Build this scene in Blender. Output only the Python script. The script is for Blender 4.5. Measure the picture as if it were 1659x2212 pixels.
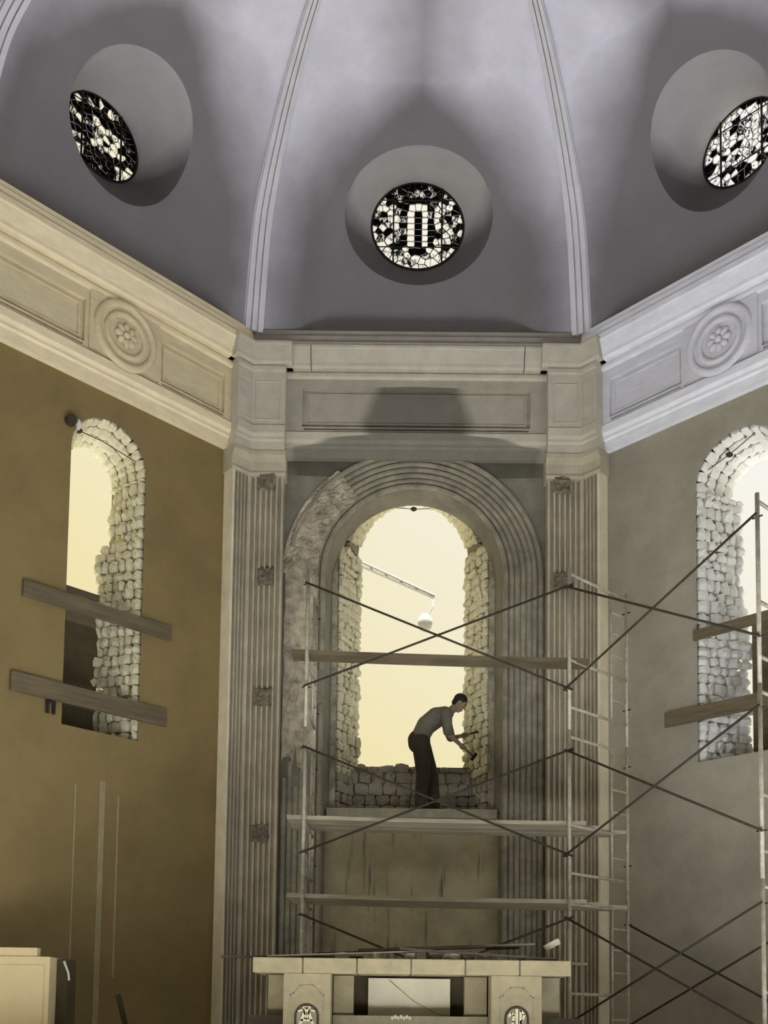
import bpy, bmesh, math, random
from mathutils import Vector, Matrix, noise
from mathutils.geometry import tessellate_polygon, delaunay_2d_cdt
sin, cos, pi = math.sin, math.cos, math.pi
random.seed(7)
sc = bpy.context.scene
for o in list(bpy.data.objects): bpy.data.objects.remove(o)
COL = sc.collection

# ------------------------------------------------------------------ camera
F, PY = 2210.14, 2029.03
yaw, pitch, roll = -0.00371, 0.07203, 0.0125
fw = Vector((sin(yaw)*cos(pitch), cos(yaw)*cos(pitch), sin(pitch)))
r0 = Vector((cos(yaw), -sin(yaw), 0)); u0 = r0.cross(fw)
rv = r0*cos(roll)+u0*sin(roll); uv = -r0*sin(roll)+u0*cos(roll)
cd = bpy.data.cameras.new('camera'); cam = bpy.data.objects.new('camera', cd); COL.objects.link(cam)
cd.sensor_fit = 'VERTICAL'; cd.sensor_height = 36; cd.sensor_width = 27
cd.lens = F*36/2212; cd.shift_y = (PY-1106)/2212; cd.clip_end = 400
cam.matrix_world = Matrix(((rv.x, uv.x, -fw.x, -0.31337), (rv.y, uv.y, -fw.y, 0), (rv.z, uv.z, -fw.z, 1.0), (0, 0, 0, 1)))
sc.camera = cam

# ------------------------------------------------------------------ sky and exposure
sc.view_settings.view_transform = 'Standard'; sc.view_settings.look = 'None'
sc.view_settings.gamma = 1; sc.view_settings.use_curve_mapping = False
sc.view_settings.exposure = 0.0
w = bpy.data.worlds.new('World'); sc.world = w; w.use_nodes = True
nt = w.node_tree; nt.nodes.clear()
wo = nt.nodes.new('ShaderNodeOutputWorld'); bg = nt.nodes.new('ShaderNodeBackground')
tc = nt.nodes.new('ShaderNodeTexCoord'); sx = nt.nodes.new('ShaderNodeSeparateXYZ')
ad = nt.nodes.new('ShaderNodeMath'); ad.operation = 'MULTIPLY_ADD'
rp = nt.nodes.new('ShaderNodeValToRGB')
nt.links.new(tc.outputs['Generated'], sx.inputs[0])
# haze: warm cream toward the left and low, paler toward the right and high
ad2 = nt.nodes.new('ShaderNodeMath'); ad2.operation = 'MULTIPLY_ADD'
nt.links.new(sx.outputs['Z'], ad2.inputs[0]); ad2.inputs[1].default_value = 0.95; ad2.inputs[2].default_value = 0.03
nt.links.new(sx.outputs['X'], ad.inputs[0]); ad.inputs[1].default_value = 0.55; nt.links.new(ad2.outputs[0], ad.inputs[2])
nt.links.new(ad.outputs[0], rp.inputs[0])
rp.color_ramp.elements[0].position = 0.15; rp.color_ramp.elements[0].color = (0.87, 0.75, 0.34, 1)
rp.color_ramp.elements[1].position = 0.75; rp.color_ramp.elements[1].color = (0.95, 0.95, 0.96, 1)
nt.links.new(rp.outputs[0], bg.inputs[0]); bg.inputs[1].default_value = 1.0
nt.links.new(bg.outputs[0], wo.inputs[0])

# sun added to brighten the unseen nave floor, which throws light into the apse
sd_ = bpy.data.lights.new('sun', 'SUN'); sun = bpy.data.objects.new('sun', sd_); COL.objects.link(sun)
sd_.energy = 38.0; sd_.angle = math.radians(1.0); sd_.color = (.93, .96, 1.0)
sun.location = (0, -2, 30); sun.rotation_euler = (math.radians(1.0), 0, 0)

# ------------------------------------------------------------------ helpers
class MB:
    def __init__(s): s.v = []; s.f = []
    def add(s, vs, fs):
        b = len(s.v); s.v += [tuple(x) for x in vs]; s.f += [tuple(i+b for i in f) for f in fs]; return s
    def box(s, x0, x1, y0, y1, z0, z1):
        return s.add([(x0,y0,z0),(x1,y0,z0),(x1,y1,z0),(x0,y1,z0),(x0,y0,z1),(x1,y0,z1),(x1,y1,z1),(x0,y1,z1)],
                     [(0,3,2,1),(4,5,6,7),(0,1,5,4),(1,2,6,5),(2,3,7,6),(3,0,4,7)])
    def obox(s, c, ax, ay, az, hx, hy, hz):
        c, ax, ay, az = map(Vector, (c, ax, ay, az)); vs = []
        for k in (-1, 1):
            for (i, j) in ((-1,-1),(1,-1),(1,1),(-1,1)): vs.append(c+ax*hx*i+ay*hy*j+az*hz*k)
        return s.add(vs, [(0,3,2,1),(4,5,6,7),(0,1,5,4),(1,2,6,5),(2,3,7,6),(3,0,4,7)])
    def tube(s, pts, r, n=8, r2=None, cap=True):
        pts = [Vector(p) for p in pts]; m = len(pts); vs = []; fs = []; up = None
        for i, p in enumerate(pts):
            t = (pts[min(i+1, m-1)]-pts[max(i-1, 0)]).normalized()
            if up is None:
                up = Vector((0,0,1)) if abs(t.z) < .9 else Vector((1,0,0))
            a = t.cross(up).normalized(); b = a.cross(t).normalized(); up = b
            rr = r if r2 is None else r+(r2-r)*i/(m-1)
            if isinstance(r, (list, tuple)): rr = r[i]
            for k in range(n): vs.append(p+a*rr*cos(2*pi*k/n)+b*rr*sin(2*pi*k/n))
        for i in range(m-1):
            for k in range(n): fs.append((i*n+k, i*n+(k+1)%n, (i+1)*n+(k+1)%n, (i+1)*n+k))
        if cap: fs += [tuple(range(n))[::-1], tuple((m-1)*n+k for k in range(n))]
        return s.add(vs, fs)
    def ball(s, c, rx, ry=None, rz=None, nu=14, nv=9, rot=None):
        ry = ry or rx; rz = rz or rx; c = Vector(c); vs = []; fs = []
        for j in range(nv+1):
            th = pi*j/nv
            for k in range(nu):
                p = Vector((rx*sin(th)*cos(2*pi*k/nu), ry*sin(th)*sin(2*pi*k/nu), rz*cos(th)))
                vs.append(c+(rot @ p if rot else p))
        for j in range(nv):
            for k in range(nu): fs.append((j*nu+k, (j+1)*nu+k, (j+1)*nu+(k+1)%nu, j*nu+(k+1)%nu))
        return s.add(vs, fs)
    def grid(s, fn, nu, nv):
        vs = [fn(i/nu, j/nv) for j in range(nv+1) for i in range(nu+1)]
        fs = [(j*(nu+1)+i, j*(nu+1)+i+1, (j+1)*(nu+1)+i+1, (j+1)*(nu+1)+i) for j in range(nv) for i in range(nu)]
        return s.add(vs, fs)
    def poly(s, loops, fn):              # planar polygon with holes, mapped through fn(a,b)
        fl = [p for l in loops for p in l]
        tr = tessellate_polygon([[Vector((a, b, 0)) for a, b in l] for l in loops])
        return s.add([fn(a, b) for a, b in fl], tr)
    def build(s, name, mat, parent=None, smooth=False, fix=True):
        me = bpy.data.meshes.new(name); me.from_pydata([tuple(v) for v in s.v], [], s.f)
        if fix:
            bm = bmesh.new(); bm.from_mesh(me); bmesh.ops.remove_doubles(bm, verts=bm.verts, dist=1e-5)
            bmesh.ops.recalc_face_normals(bm, faces=bm.faces); bm.to_mesh(me); bm.free()
        me.materials.append(mat)
        if smooth: me.polygons.foreach_set('use_smooth', [True]*len(me.polygons))
        o = bpy.data.objects.new(name, me); COL.objects.link(o)
        if parent:
            o.parent = parent; o.matrix_parent_inverse = Matrix.Translation(parent.location).inverted()
        return o

def tag(o, label=None, cat=None, group=None, kind=None):
    if label: o['label'] = label
    if cat: o['category'] = cat
    if group: o['group'] = group
    if kind: o['kind'] = kind
    return o
def thing(name, label, cat, loc=(0,0,0), group=None, kind=None):
    o = bpy.data.objects.new(name, None); COL.objects.link(o); o.location = loc; o.empty_display_size = .1
    return tag(o, label, cat, group, kind)

# ------------------------------------------------------------------ materials
def mat(name, col, var=.25, scale=3.0, bump=.15, rough=.85, stretch=(1,1,1), fine=40, metal=0, extra=None, bscale=None):
    m = bpy.data.materials.new(name); m.use_nodes = True; t = m.node_tree; N = t.nodes; L = t.links
    bs = N['Principled BSDF']; bs.inputs['Roughness'].default_value = rough; bs.inputs['Metallic'].default_value = metal
    bs.inputs['Specular IOR Level'].default_value = .25
    tc = N.new('ShaderNodeTexCoord'); mp = N.new('ShaderNodeMapping'); mp.inputs['Scale'].default_value = stretch
    L.new(tc.outputs['Object'], mp.inputs[0])
    n1 = N.new('ShaderNodeTexNoise'); n1.inputs['Scale'].default_value = scale; n1.inputs['Detail'].default_value = 8
    n1.inputs['Roughness'].default_value = .65
    L.new(mp.outputs[0], n1.inputs[0])
    cr = N.new('ShaderNodeValToRGB'); e = cr.color_ramp.elements
    e[0].position = .3; e[1].position = .7
    e[0].color = tuple(c*(1-var) for c in col)+(1,); e[1].color = tuple(min(1, c*(1+var)) for c in col)+(1,)
    L.new(n1.outputs[0], cr.inputs[0])
    out = cr.outputs[0]
    if extra: out = extra(t, tc, out)
    L.new(out, bs.inputs['Base Color'])
    n2 = N.new('ShaderNodeTexNoise'); n2.inputs['Scale'].default_value = fine; n2.inputs['Detail'].default_value = 5
    L.new((mp if bscale else tc).outputs[0 if bscale else 'Object'], n2.inputs[0])
    bp = N.new('ShaderNodeBump'); bp.inputs['Strength'].default_value = bump; bp.inputs['Distance'].default_value = .02
    L.new(n2.outputs[0], bp.inputs['Height']); L.new(bp.outputs[0], bs.inputs['Normal'])
    return m
def mth(t, op, a, b=None, c=None, clamp=False):
    n = t.nodes.new('ShaderNodeMath'); n.operation = op; n.use_clamp = clamp
    for i, x in enumerate((a, b, c)):
        if x is None: continue
        if isinstance(x, (int, float)): n.inputs[i].default_value = x
        else: t.links.new(x, n.inputs[i])
    return n.outputs[0]
def mixc(t, f, a, b):
    n = t.nodes.new('ShaderNodeMix'); n.data_type = 'RGBA'
    if isinstance(f, (int, float)): n.inputs[0].default_value = f
    else: t.links.new(f, n.inputs[0])
    for i, x in ((6, a), (7, b)):
        if isinstance(x, tuple): n.inputs[i].default_value = x
        else: t.links.new(x, n.inputs[i])
    return n.outputs[2]
def stain(t, tc, col):
    # dark unpainted patch left on the stone in the outline of a removed crown, stepped out to a long strip below
    s = t.nodes.new('ShaderNodeSeparateXYZ'); t.links.new(tc.outputs['Object'], s.inputs[0])
    nz = t.nodes.new('ShaderNodeTexNoise'); nz.inputs['Scale'].default_value = 4; nz.inputs['Detail'].default_value = 6
    t.links.new(tc.outputs['Object'], nz.inputs[0])
    zn = mth(t, 'MULTIPLY_ADD', mth(t, 'SUBTRACT', s.outputs['Z'], 8.6), 1/1.5, None); zn.node.inputs[2].default_value = 0
    cv = t.nodes.new('ShaderNodeFloatCurve'); c = cv.mapping.curves[0]
    pts = [(0, .0), (.03, .99), (.17, 1.0), (.275, 1.0), (.30, .83), (.36, .70), (.385, .46), (.56, .485), (.86, .395), (.875, .0), (1, .0)]
    c.points[0].location = pts[0]; c.points[1].location = pts[-1]
    for p in pts[1:-1]: c.points.new(*p)
    for p in c.points: p.handle_type = 'VECTOR'
    cv.mapping.update(); t.links.new(zn, cv.inputs['Value'])
    half = mth(t, 'MULTIPLY_ADD', cv.outputs[0], 2.0, -.12)
    d = mth(t, 'SUBTRACT', half, mth(t, 'ABSOLUTE', mth(t, 'SUBTRACT', s.outputs['X'], .02)))
    d = mth(t, 'ADD', d, mth(t, 'MULTIPLY', mth(t, 'SUBTRACT', nz.outputs[0], .5), .25))
    m = mth(t, 'MULTIPLY_ADD', d, 6.0, .0, True)
    m = mth(t, 'MULTIPLY', m, .62)
    return mixc(t, m, col, (.045, .042, .036, 1))
def streaks(t, tc, col):
    mp = t.nodes.new('ShaderNodeMapping'); mp.inputs['Scale'].default_value = (7, 1, .55); t.links.new(tc.outputs['Object'], mp.inputs[0])
    nz = t.nodes.new('ShaderNodeTexNoise'); nz.inputs['Scale'].default_value = 1.6; nz.inputs['Detail'].default_value = 4
    t.links.new(mp.outputs[0], nz.inputs[0])
    m = mth(t, 'MULTIPLY', mth(t, 'MULTIPLY_ADD', nz.outputs[0], 7, -4.0, True), .75)
    col = mixc(t, m, col, (.02, .018, .012, 1))
    # pale lime splash with its run below
    s = t.nodes.new('ShaderNodeSeparateXYZ'); t.links.new(tc.outputs['Object'], s.inputs[0])
    n2 = t.nodes.new('ShaderNodeTexNoise'); n2.inputs['Scale'].default_value = 9; n2.inputs['Detail'].default_value = 5
    t.links.new(tc.outputs['Object'], n2.inputs[0])
    dx = mth(t, 'SUBTRACT', s.outputs['X'], .56); dz = mth(t, 'SUBTRACT', s.outputs['Z'], 3.46)
    d = mth(t, 'SQRT', mth(t, 'ADD', mth(t, 'MULTIPLY', dx, dx), mth(t, 'MULTIPLY', dz, dz)))
    d = mth(t, 'ADD', d, mth(t, 'MULTIPLY', mth(t, 'SUBTRACT', n2.outputs[0], .5), .3))
    m1 = mth(t, 'MULTIPLY_ADD', d, -9.0, 2.2, True)
    run = mth(t, 'MULTIPLY', mth(t, 'MULTIPLY_ADD', mth(t, 'ABSOLUTE', mth(t, 'SUBTRACT', dx, .06)), -14.0, 1.5, True),
              mth(t, 'MULTIPLY', mth(t, 'LESS_THAN', dz, 0), mth(t, 'MULTIPLY_ADD', dz, .5, 1.0, True)))
    m = mth(t, 'MULTIPLY', mth(t, 'MAXIMUM', m1, mth(t, 'MULTIPLY', run, .6)), .55)
    return mixc(t, m, col, (.42, .39, .29, 1))

def pointed_shade(t, tc, col):
    # lower dome's shade painted into each panel as a pointed field, uneven soft border
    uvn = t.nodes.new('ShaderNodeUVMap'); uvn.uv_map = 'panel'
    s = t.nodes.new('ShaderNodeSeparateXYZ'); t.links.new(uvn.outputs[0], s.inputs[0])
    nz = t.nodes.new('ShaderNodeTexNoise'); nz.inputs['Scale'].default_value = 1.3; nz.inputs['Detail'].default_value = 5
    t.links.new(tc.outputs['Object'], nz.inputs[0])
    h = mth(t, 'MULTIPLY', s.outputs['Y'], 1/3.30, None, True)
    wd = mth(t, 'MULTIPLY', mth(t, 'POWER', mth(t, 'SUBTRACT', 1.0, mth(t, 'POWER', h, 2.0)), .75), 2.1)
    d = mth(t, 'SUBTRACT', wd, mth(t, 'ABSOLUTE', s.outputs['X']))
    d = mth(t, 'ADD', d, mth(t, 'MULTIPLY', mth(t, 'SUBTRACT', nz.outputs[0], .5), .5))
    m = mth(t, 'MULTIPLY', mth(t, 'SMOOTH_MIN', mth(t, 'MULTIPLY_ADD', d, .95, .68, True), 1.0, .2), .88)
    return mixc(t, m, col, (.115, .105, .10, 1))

def low_shade(t, tc, col):
    # painted shade carries on over the lower half of the round window reveals
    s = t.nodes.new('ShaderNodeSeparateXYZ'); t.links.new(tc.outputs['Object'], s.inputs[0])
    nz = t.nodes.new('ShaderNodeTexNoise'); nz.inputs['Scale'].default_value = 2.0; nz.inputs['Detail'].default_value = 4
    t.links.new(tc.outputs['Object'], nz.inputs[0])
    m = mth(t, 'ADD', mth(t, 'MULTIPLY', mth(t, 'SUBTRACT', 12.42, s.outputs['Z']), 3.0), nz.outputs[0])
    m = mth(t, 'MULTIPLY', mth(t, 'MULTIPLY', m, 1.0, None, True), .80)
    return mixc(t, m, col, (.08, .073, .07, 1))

M = {}
M['dome'] = mat('dome_plaster', (.76, .75, .84), .10, 1.5, .10, extra=pointed_shade)
M['reveal'] = mat('reveal_plaster', (.50, .485, .50), .08, 2, .10, extra=low_shade)
M['rib'] = mat('rib_plaster', (.70, .69, .72), .08, 3, .10)
M['wall_l'] = mat('ochre_plaster', (.25, .188, .078), .14, 1.1, .12)  # warm light tint of the left side put into the plaster colour
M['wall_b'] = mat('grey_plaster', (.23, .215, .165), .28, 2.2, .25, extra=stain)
M['wall_r'] = mat('pale_grey_plaster', (.36, .33, .26), .18, 1.3, .12)  # cooler light tint of the right side put into the plaster colour
M['ent_l'] = mat('tan_stone', (.86, .75, .50), .10, 4, .10, stretch=(1,1,3))  # warm left-hand light tint put into the stone colour, frieze copy alike
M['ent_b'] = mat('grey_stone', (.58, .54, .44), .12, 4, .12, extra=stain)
M['ent_r'] = mat('cool_grey_stone', (.87, .88, .95), .08, 4, .10, stretch=(1,1,3))  # cool right-hand light tint put into the stone colour, frieze copy alike
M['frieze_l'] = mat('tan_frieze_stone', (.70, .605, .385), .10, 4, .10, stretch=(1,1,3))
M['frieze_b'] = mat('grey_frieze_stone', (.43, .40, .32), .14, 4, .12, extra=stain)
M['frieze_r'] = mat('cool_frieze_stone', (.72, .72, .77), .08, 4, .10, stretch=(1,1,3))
M['block'] = mat('corner_block_stone', (.56, .52, .42), .12, 4, .12)
M['strip'] = mat('lit_edge_stone', (.82, .74, .54), .12, 3, .15)  # lighter copy of the pilaster stone, light on the return painted in
M['pil'] = mat('pilaster_stone', (.50, .45, .33), .20, 3, .18)
M['reed'] = mat('worn_moulding_stone', (.30, .28, .21), .32, 5, .25)
M['rough'] = mat('hacked_masonry', (.42, .38, .28), .55, 6, .6, fine=18)
M['socket'] = mat('dark_broken_stone', (.20, .18, .13), .6, 14, .8, fine=20)
M['stone_w'] = mat('daylit_rubble', (.90, .89, .84), .12, 9, .5, fine=25)  # paler copy of the rubble, bright daylight on the jamb painted in
M['stone'] = mat('rubble_stone', (.86, .76, .53), .28, 9, .6, fine=25)
M['stone2'] = mat('grey_rubble_stone', (.40, .37, .28), .35, 9, .6, fine=25)
M['mortar'] = mat('dark_mortar', (.22, .20, .14), .4, 12, .5)
M['apron'] = mat('streaked_plaster', (.38, .335, .21), .20, 2, .2, extra=streaks)
M['ledge'] = mat('ledge_stone', (.34, .31, .23), .25, 5, .3)
M['floor'] = mat('dusty_floor', (.74, .73, .74), .1, 2, .1)
M['nave'] = mat('light_shell_plaster', (.42, .41, .40), .1, 1, .1)
M['ground'] = mat('dry_ground', (.14, .13, .10), .3, .8, .2)
M['steel'] = mat('worn_scaffold_steel', (.46, .43, .33), .3, 14, .05, rough=.5, metal=.25)
M['brace'] = mat('rusty_brace_steel', (.045, .035, .022), .3, 14, .05, rough=.6)
M['board'] = mat('scaffold_board', (.40, .36, .26), .3, 3, .2, stretch=(.6, 8, 8))
M['board_d'] = mat('weathered_board', (.155, .125, .075), .25, 3, .2, stretch=(.6, .6, 8))
M['dark'] = mat('dark_timber', (.055, .045, .028), .3, 4, .2)
M['darkbox'] = mat('dark_board', (.085, .068, .035), .25, 3, .2)
M['altar'] = mat('altar_limestone', (.31, .265, .15), .14, 9, .25, fine=60)
M['altar_d'] = mat('altar_grey_stone', (.30, .265, .165), .2, 6, .2)
M['relief'] = mat('relief_limestone', (.70, .64, .44), .1, 9, .15)
M['pale'] = mat('pale_panel', (.70, .58, .33), .08, 2, .05)
M['palecloth'] = mat('pale_sheet', (.62, .57, .40), .10, 3, .1)
M['lead'] = mat('lead_came', (.03, .028, .028), .1, 5, .05, rough=.6)
M['iron'] = mat('black_iron', (.02, .018, .015), .1, 5, .05, rough=.6)
M['shirt'] = mat('grey_shirt', (.16, .15, .115), .15, 8, .2)
M['trouser'] = mat('dark_trousers', (.05, .043, .028), .2, 8, .2)
M['skin'] = mat('skin', (.30, .22, .15), .08, 8, .05, rough=.6)
M['hair'] = mat('dark_hair', (.03, .025, .018), .2, 30, .4)
M['shoe'] = mat('dark_boot', (.025, .02, .014), .2, 8, .1)
M['bulb'] = mat('white_porcelain', (.75, .72, .62), .05, 5, .02, rough=.3)
M['ghost'] = mat('pale_lime_strip', (.36, .30, .17), .15, 5, .2)
M['crown'] = mat('shaded_crown_stone', (.36, .335, .28), .12, 5, .15)  # darker than the cornice stone, shade on the upward-facing crown painted in
M['outside'] = mat('pale_outdoor_timber', (.40, .38, .30), .03, 5, .1)
def glass(name, col, lo):
    m = bpy.data.materials.new(name); m.use_nodes = True; t = m.node_tree; N = t.nodes; N.clear()
    o = N.new('ShaderNodeOutputMaterial'); tr = N.new('ShaderNodeBsdfTransparent'); tl = N.new('ShaderNodeBsdfTranslucent'); mx = N.new('ShaderNodeMixShader')
    tc = N.new('ShaderNodeTexCoord'); nz = N.new('ShaderNodeTexNoise'); nz.inputs['Scale'].default_value = 15; nz.inputs['Detail'].default_value = 5; nz.inputs['Distortion'].default_value = 1.5
    gm = N.new('ShaderNodeMapping'); gm.inputs['Scale'].default_value = (1.6, 1.6, .8); t.links.new(tc.outputs['Object'], gm.inputs[0]); t.links.new(gm.outputs[0], nz.inputs[0])
    cr = N.new('ShaderNodeValToRGB'); cr.color_ramp.elements[0].position = lo; cr.color_ramp.elements[1].position = lo+.07
    cr.color_ramp.elements[0].color = (.04, .036, .036, 1); cr.color_ramp.elements[1].color = col+(1,)
    t.links.new(nz.outputs[0], cr.inputs[0])
    for n in (tr, tl): t.links.new(cr.outputs[0], n.inputs[0])
    mx.inputs[0].default_value = .2
    t.links.new(tr.outputs[0], mx.inputs[1]); t.links.new(tl.outputs[0], mx.inputs[2]); t.links.new(mx.outputs[0], o.inputs[0])
    return m
M['g0'] = glass('clear_glass', (1.0, 1.0, 1.0), .34); M['g1'] = glass('painted_glass', (.85, .85, .87), .46); M['g2'] = glass('dark_painted_glass', (.45, .44, .45), .60); M['g3'] = glass('black_painted_glass', (.06, .05, .05), .55); M['g4'] = glass('white_glass', (1.0, 1.0, 1.0), .20)

# ------------------------------------------------------------------ plan
FZ = .25                                   # sanctuary floor
A = 2.42866; AP = A*(1+2**.5); CY = 14.1-AP; K = .41421356; H = 2**-.5
BAY = {}
def addbay(k, O, t, n, s0, s1): BAY[k] = (Vector(O), Vector(t), Vector(n), s0, s1)
FAR = 1.78
addbay(0, (0, 14.1, 0), (1, 0, 0), (0, -1, 0), -A, A)
addbay(-1, (-AP*H, CY+AP*H, 0), (H, H, 0), (H, -H, 0), -FAR, A)
addbay(1, (AP*H, CY+AP*H, 0), (H, -H, 0), (-H, -H, 0), -A, FAR)
pl = BAY[-1][0]-BAY[-1][1]*FAR
addbay(-2, (pl.x, pl.y-2.1, 0), (0, 1, 0), (1, 0, 0), -2.1, 2.1)
addbay(2, (-pl.x, pl.y-2.1, 0), (0, -1, 0), (-1, 0, 0), -2.1, 2.1)
def W(k, s, z, p=0):
    O, t, n, a, b = BAY[k]; q = O+t*s+n*p; return Vector((q.x, q.y, z))
def ends(k, p): return BAY[k][3]+p*K, BAY[k][4]-p*K

# ------------------------------------------------------------------ floor
m = MB(); m.box(-6.2, 6.2, 8.4, 15.2, -.05, FZ); m.box(-6.2, 6.2, 8.05, 8.4, -.05, .08)
tag(m.build('floor', M['floor']), 'raised dusty sanctuary floor with a step', 'floor', kind='structure')
for sg, nm in ((-1, 'left'), (1, 'right')):
    m = MB(); m.box(min(sg*6.9, sg*40), max(sg*6.9, sg*40), -20, 24, -.8, -.65)  # side grounds added to bounce sunlight up through the archways
    tag(m.build('ground', M['ground']), 'unseen ground added to bounce sunlight in from the '+nm, 'ground', kind='structure')
m = MB(); m.box(-6.9, 6.9, 15.5, 24, -.8, -.65)
tag(m.build('ground', M['ground']), 'bare ground outside behind the apse', 'ground', kind='structure')
m = MB(); m.box(-6.9, 6.9, -14.4, 15.3, -.7, -.6); m.box(-6.2, 6.2, 7.7, 15.2, -.6, -.05)
tag(m.build('floor_nave', M['floor']), 'lower nave floor in front of the sanctuary', 'floor', kind='structure')

# ------------------------------------------------------------------ unseen nave shell added to shape the light, open above next to the apse
m = MB()
for sg in (-1, 1): m.box(min(sg*6.4, sg*6.8), max(sg*6.4, sg*6.8), -14, 7.0, -.6, 14.2)
m.box(-6.8, 6.8, -14.4, -14, -.6, 14.2)
tag(m.build('wall_light_shell', M['nave']), 'unseen nave walls added behind the camera to shape the light', 'wall', kind='structure')
m = MB(); m.box(-6.8, 6.8, -14.4, 4.7, 14.2, 14.5)
tag(m.build('ceiling_light_shell', M['nave']), 'unseen flat nave roof added to block light behind the camera', 'ceiling', kind='structure')

# ------------------------------------------------------------------ walls with openings
def arch_loop(c, hw, z0, zs, rz=None, n=20):
    rz = rz or hw
    return [(c-hw, z0), (c+hw, z0)]+[(c+hw*cos(pi*i/n), zs+rz*sin(pi*i/n)) for i in range(n+1)]
ZT = 10.72
RW, RZ = 1.25, 7.2                         # big arched recess of the back wall
m = MB()
arc = [(RW*cos(pi*i/40), RZ+RW*sin(pi*i/40)) for i in range(41)]
m.poly([[(-A, FZ), (-A, ZT), (A, ZT), (A, FZ), (RW, FZ)]+arc+[(-RW, FZ)]], lambda s, z: W(0, s, z))
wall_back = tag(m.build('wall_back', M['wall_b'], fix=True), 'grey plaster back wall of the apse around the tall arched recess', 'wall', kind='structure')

LW = dict(c=.29, hw=.53, z0=4.46, zs=7.99)   # side window on the left
RWn = dict(c=-.13, hw=.60, z0=4.25, zs=7.84)
def side_wall(k, win, name, mt, label):
    m = MB(); s0, s1 = BAY[k][3], BAY[k][4]
    m.poly([[(s0, FZ-.3), (s1, FZ-.3), (s1, ZT), (s0, ZT)], arch_loop(win['c'], win['hw'], win['z0'], win['zs'])], lambda s, z: W(k, s, z))
    return tag(m.build(name, mt), label, 'wall', kind='structure')
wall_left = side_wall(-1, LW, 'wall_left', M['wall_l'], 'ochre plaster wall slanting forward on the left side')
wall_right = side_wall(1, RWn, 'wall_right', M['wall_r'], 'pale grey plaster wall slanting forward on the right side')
for k, nm, mt in ((-2, 'wall_light_arch_left', 'wall_l'), (2, 'wall_light_arch_right', 'wall_r')):  # unseen archway walls, added to let side light in
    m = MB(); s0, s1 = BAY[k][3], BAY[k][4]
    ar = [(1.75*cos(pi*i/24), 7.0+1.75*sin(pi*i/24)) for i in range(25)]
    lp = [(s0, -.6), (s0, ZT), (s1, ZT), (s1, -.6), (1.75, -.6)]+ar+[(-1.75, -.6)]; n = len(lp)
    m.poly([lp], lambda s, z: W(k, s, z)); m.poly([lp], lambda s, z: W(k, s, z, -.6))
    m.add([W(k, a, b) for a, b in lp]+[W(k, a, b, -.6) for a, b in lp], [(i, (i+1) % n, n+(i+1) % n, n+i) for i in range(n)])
    tag(m.build(nm, M[mt]), 'unseen wall with an added archway letting light in from the '+('left' if k < 0 else 'right'), 'wall', kind='structure')

# ------------------------------------------------------------------ rubble stones
def stone_meshes(mt, n=8):
    out = []
    for q in range(n):
        rnd = random.Random(100+q); vs = []; fs = []
        # front face 3x3 domed and uneven, back flat; local x along, y outwards, z up; unit size
        for j in range(3):
            for i in range(3):
                x = (i-1)*.5; z = (j-1)*.5; cor = abs(i-1)+abs(j-1)
                vs.append((x*(.88 if cor == 2 else 1)+rnd.uniform(-.08, .08), (.5, .36, .16)[cor]+rnd.uniform(-.16, .16), z*(.88 if cor == 2 else 1)+rnd.uniform(-.08, .08)))
        for j in range(2):
            for i in range(2):
                a = j*3+i; fs.append((a, a+1, a+4, a+3))
        ring = [0, 1, 2, 5, 8, 7, 6, 3]; b = len(vs)
        for r in ring: vs.append((vs[r][0]*.96, -.5, vs[r][2]*.96))
        for i in range(8): fs.append((ring[i], b+i, b+(i+1) % 8, ring[(i+1) % 8]))
        fs.append(tuple(b+i for i in range(8)))
        me = bpy.data.meshes.new('stone'); me.from_pydata(vs, [], fs)
        bm = bmesh.new(); bm.from_mesh(me); bmesh.ops.recalc_face_normals(bm, faces=bm.faces); bm.to_mesh(me); bm.free()
        me.materials.append(mt); out.append(me)
    return out
SM = stone_meshes(M['stone']); SM2 = stone_meshes(M['stone2']); SM3 = stone_meshes(M['stone_w'])
def stone(parent, c, ax, ay, az, sx, sy, sz, pool):
    o = bpy.data.objects.new('stone', random.choice(pool)); COL.objects.link(o)
    o.parent = parent; o.matrix_parent_inverse = Matrix.Translation(parent.location).inverted()
    ax, ay, az = (Vector(v).normalized() for v in (ax, ay, az))
    R = Matrix((ax, ay, az)).transposed().to_4x4()
    o.matrix_basis = Matrix.Translation(Vector(c)) @ R @ Matrix.Rotation(random.uniform(-.10, .10), 4, 'Y') @ Matrix.Diagonal((sx, sy, sz, 1))
    return o
def stone_patch(parent, P0, P1, z0, z1, nrm, nc, rowh, pool, edge=0, depth=.10):
    """courses of rubble between plan points P0(z) and P1(z) from z0 to z1"""
    z = z0; row = 0
    while z < z1-.03:
        h = min(rowh*random.uniform(.75, 1.3), z1-z); zc = z+h/2
        a, b = P0(zc), P1(zc); L = (b-a).length; d = (b-a).normalized(); n = nc+random.choice((0, 0, 1))
        cuts = [0]+sorted(min(.97, max(.03, (i+random.uniform(-.25, .25))/n)) for i in range(1, n))+[1]
        for u0, u1 in zip(cuts, cuts[1:]):
            c = a+d*L*(u0+u1)/2+Vector(nrm)*random.uniform(-.01, .025)
            stone(parent, (c.x, c.y, zc), d, nrm, (0, 0, 1), L*(u1-u0)*.97, depth*random.uniform(.7, 1.4), h*.96, pool)
        z += h; row += 1
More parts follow.
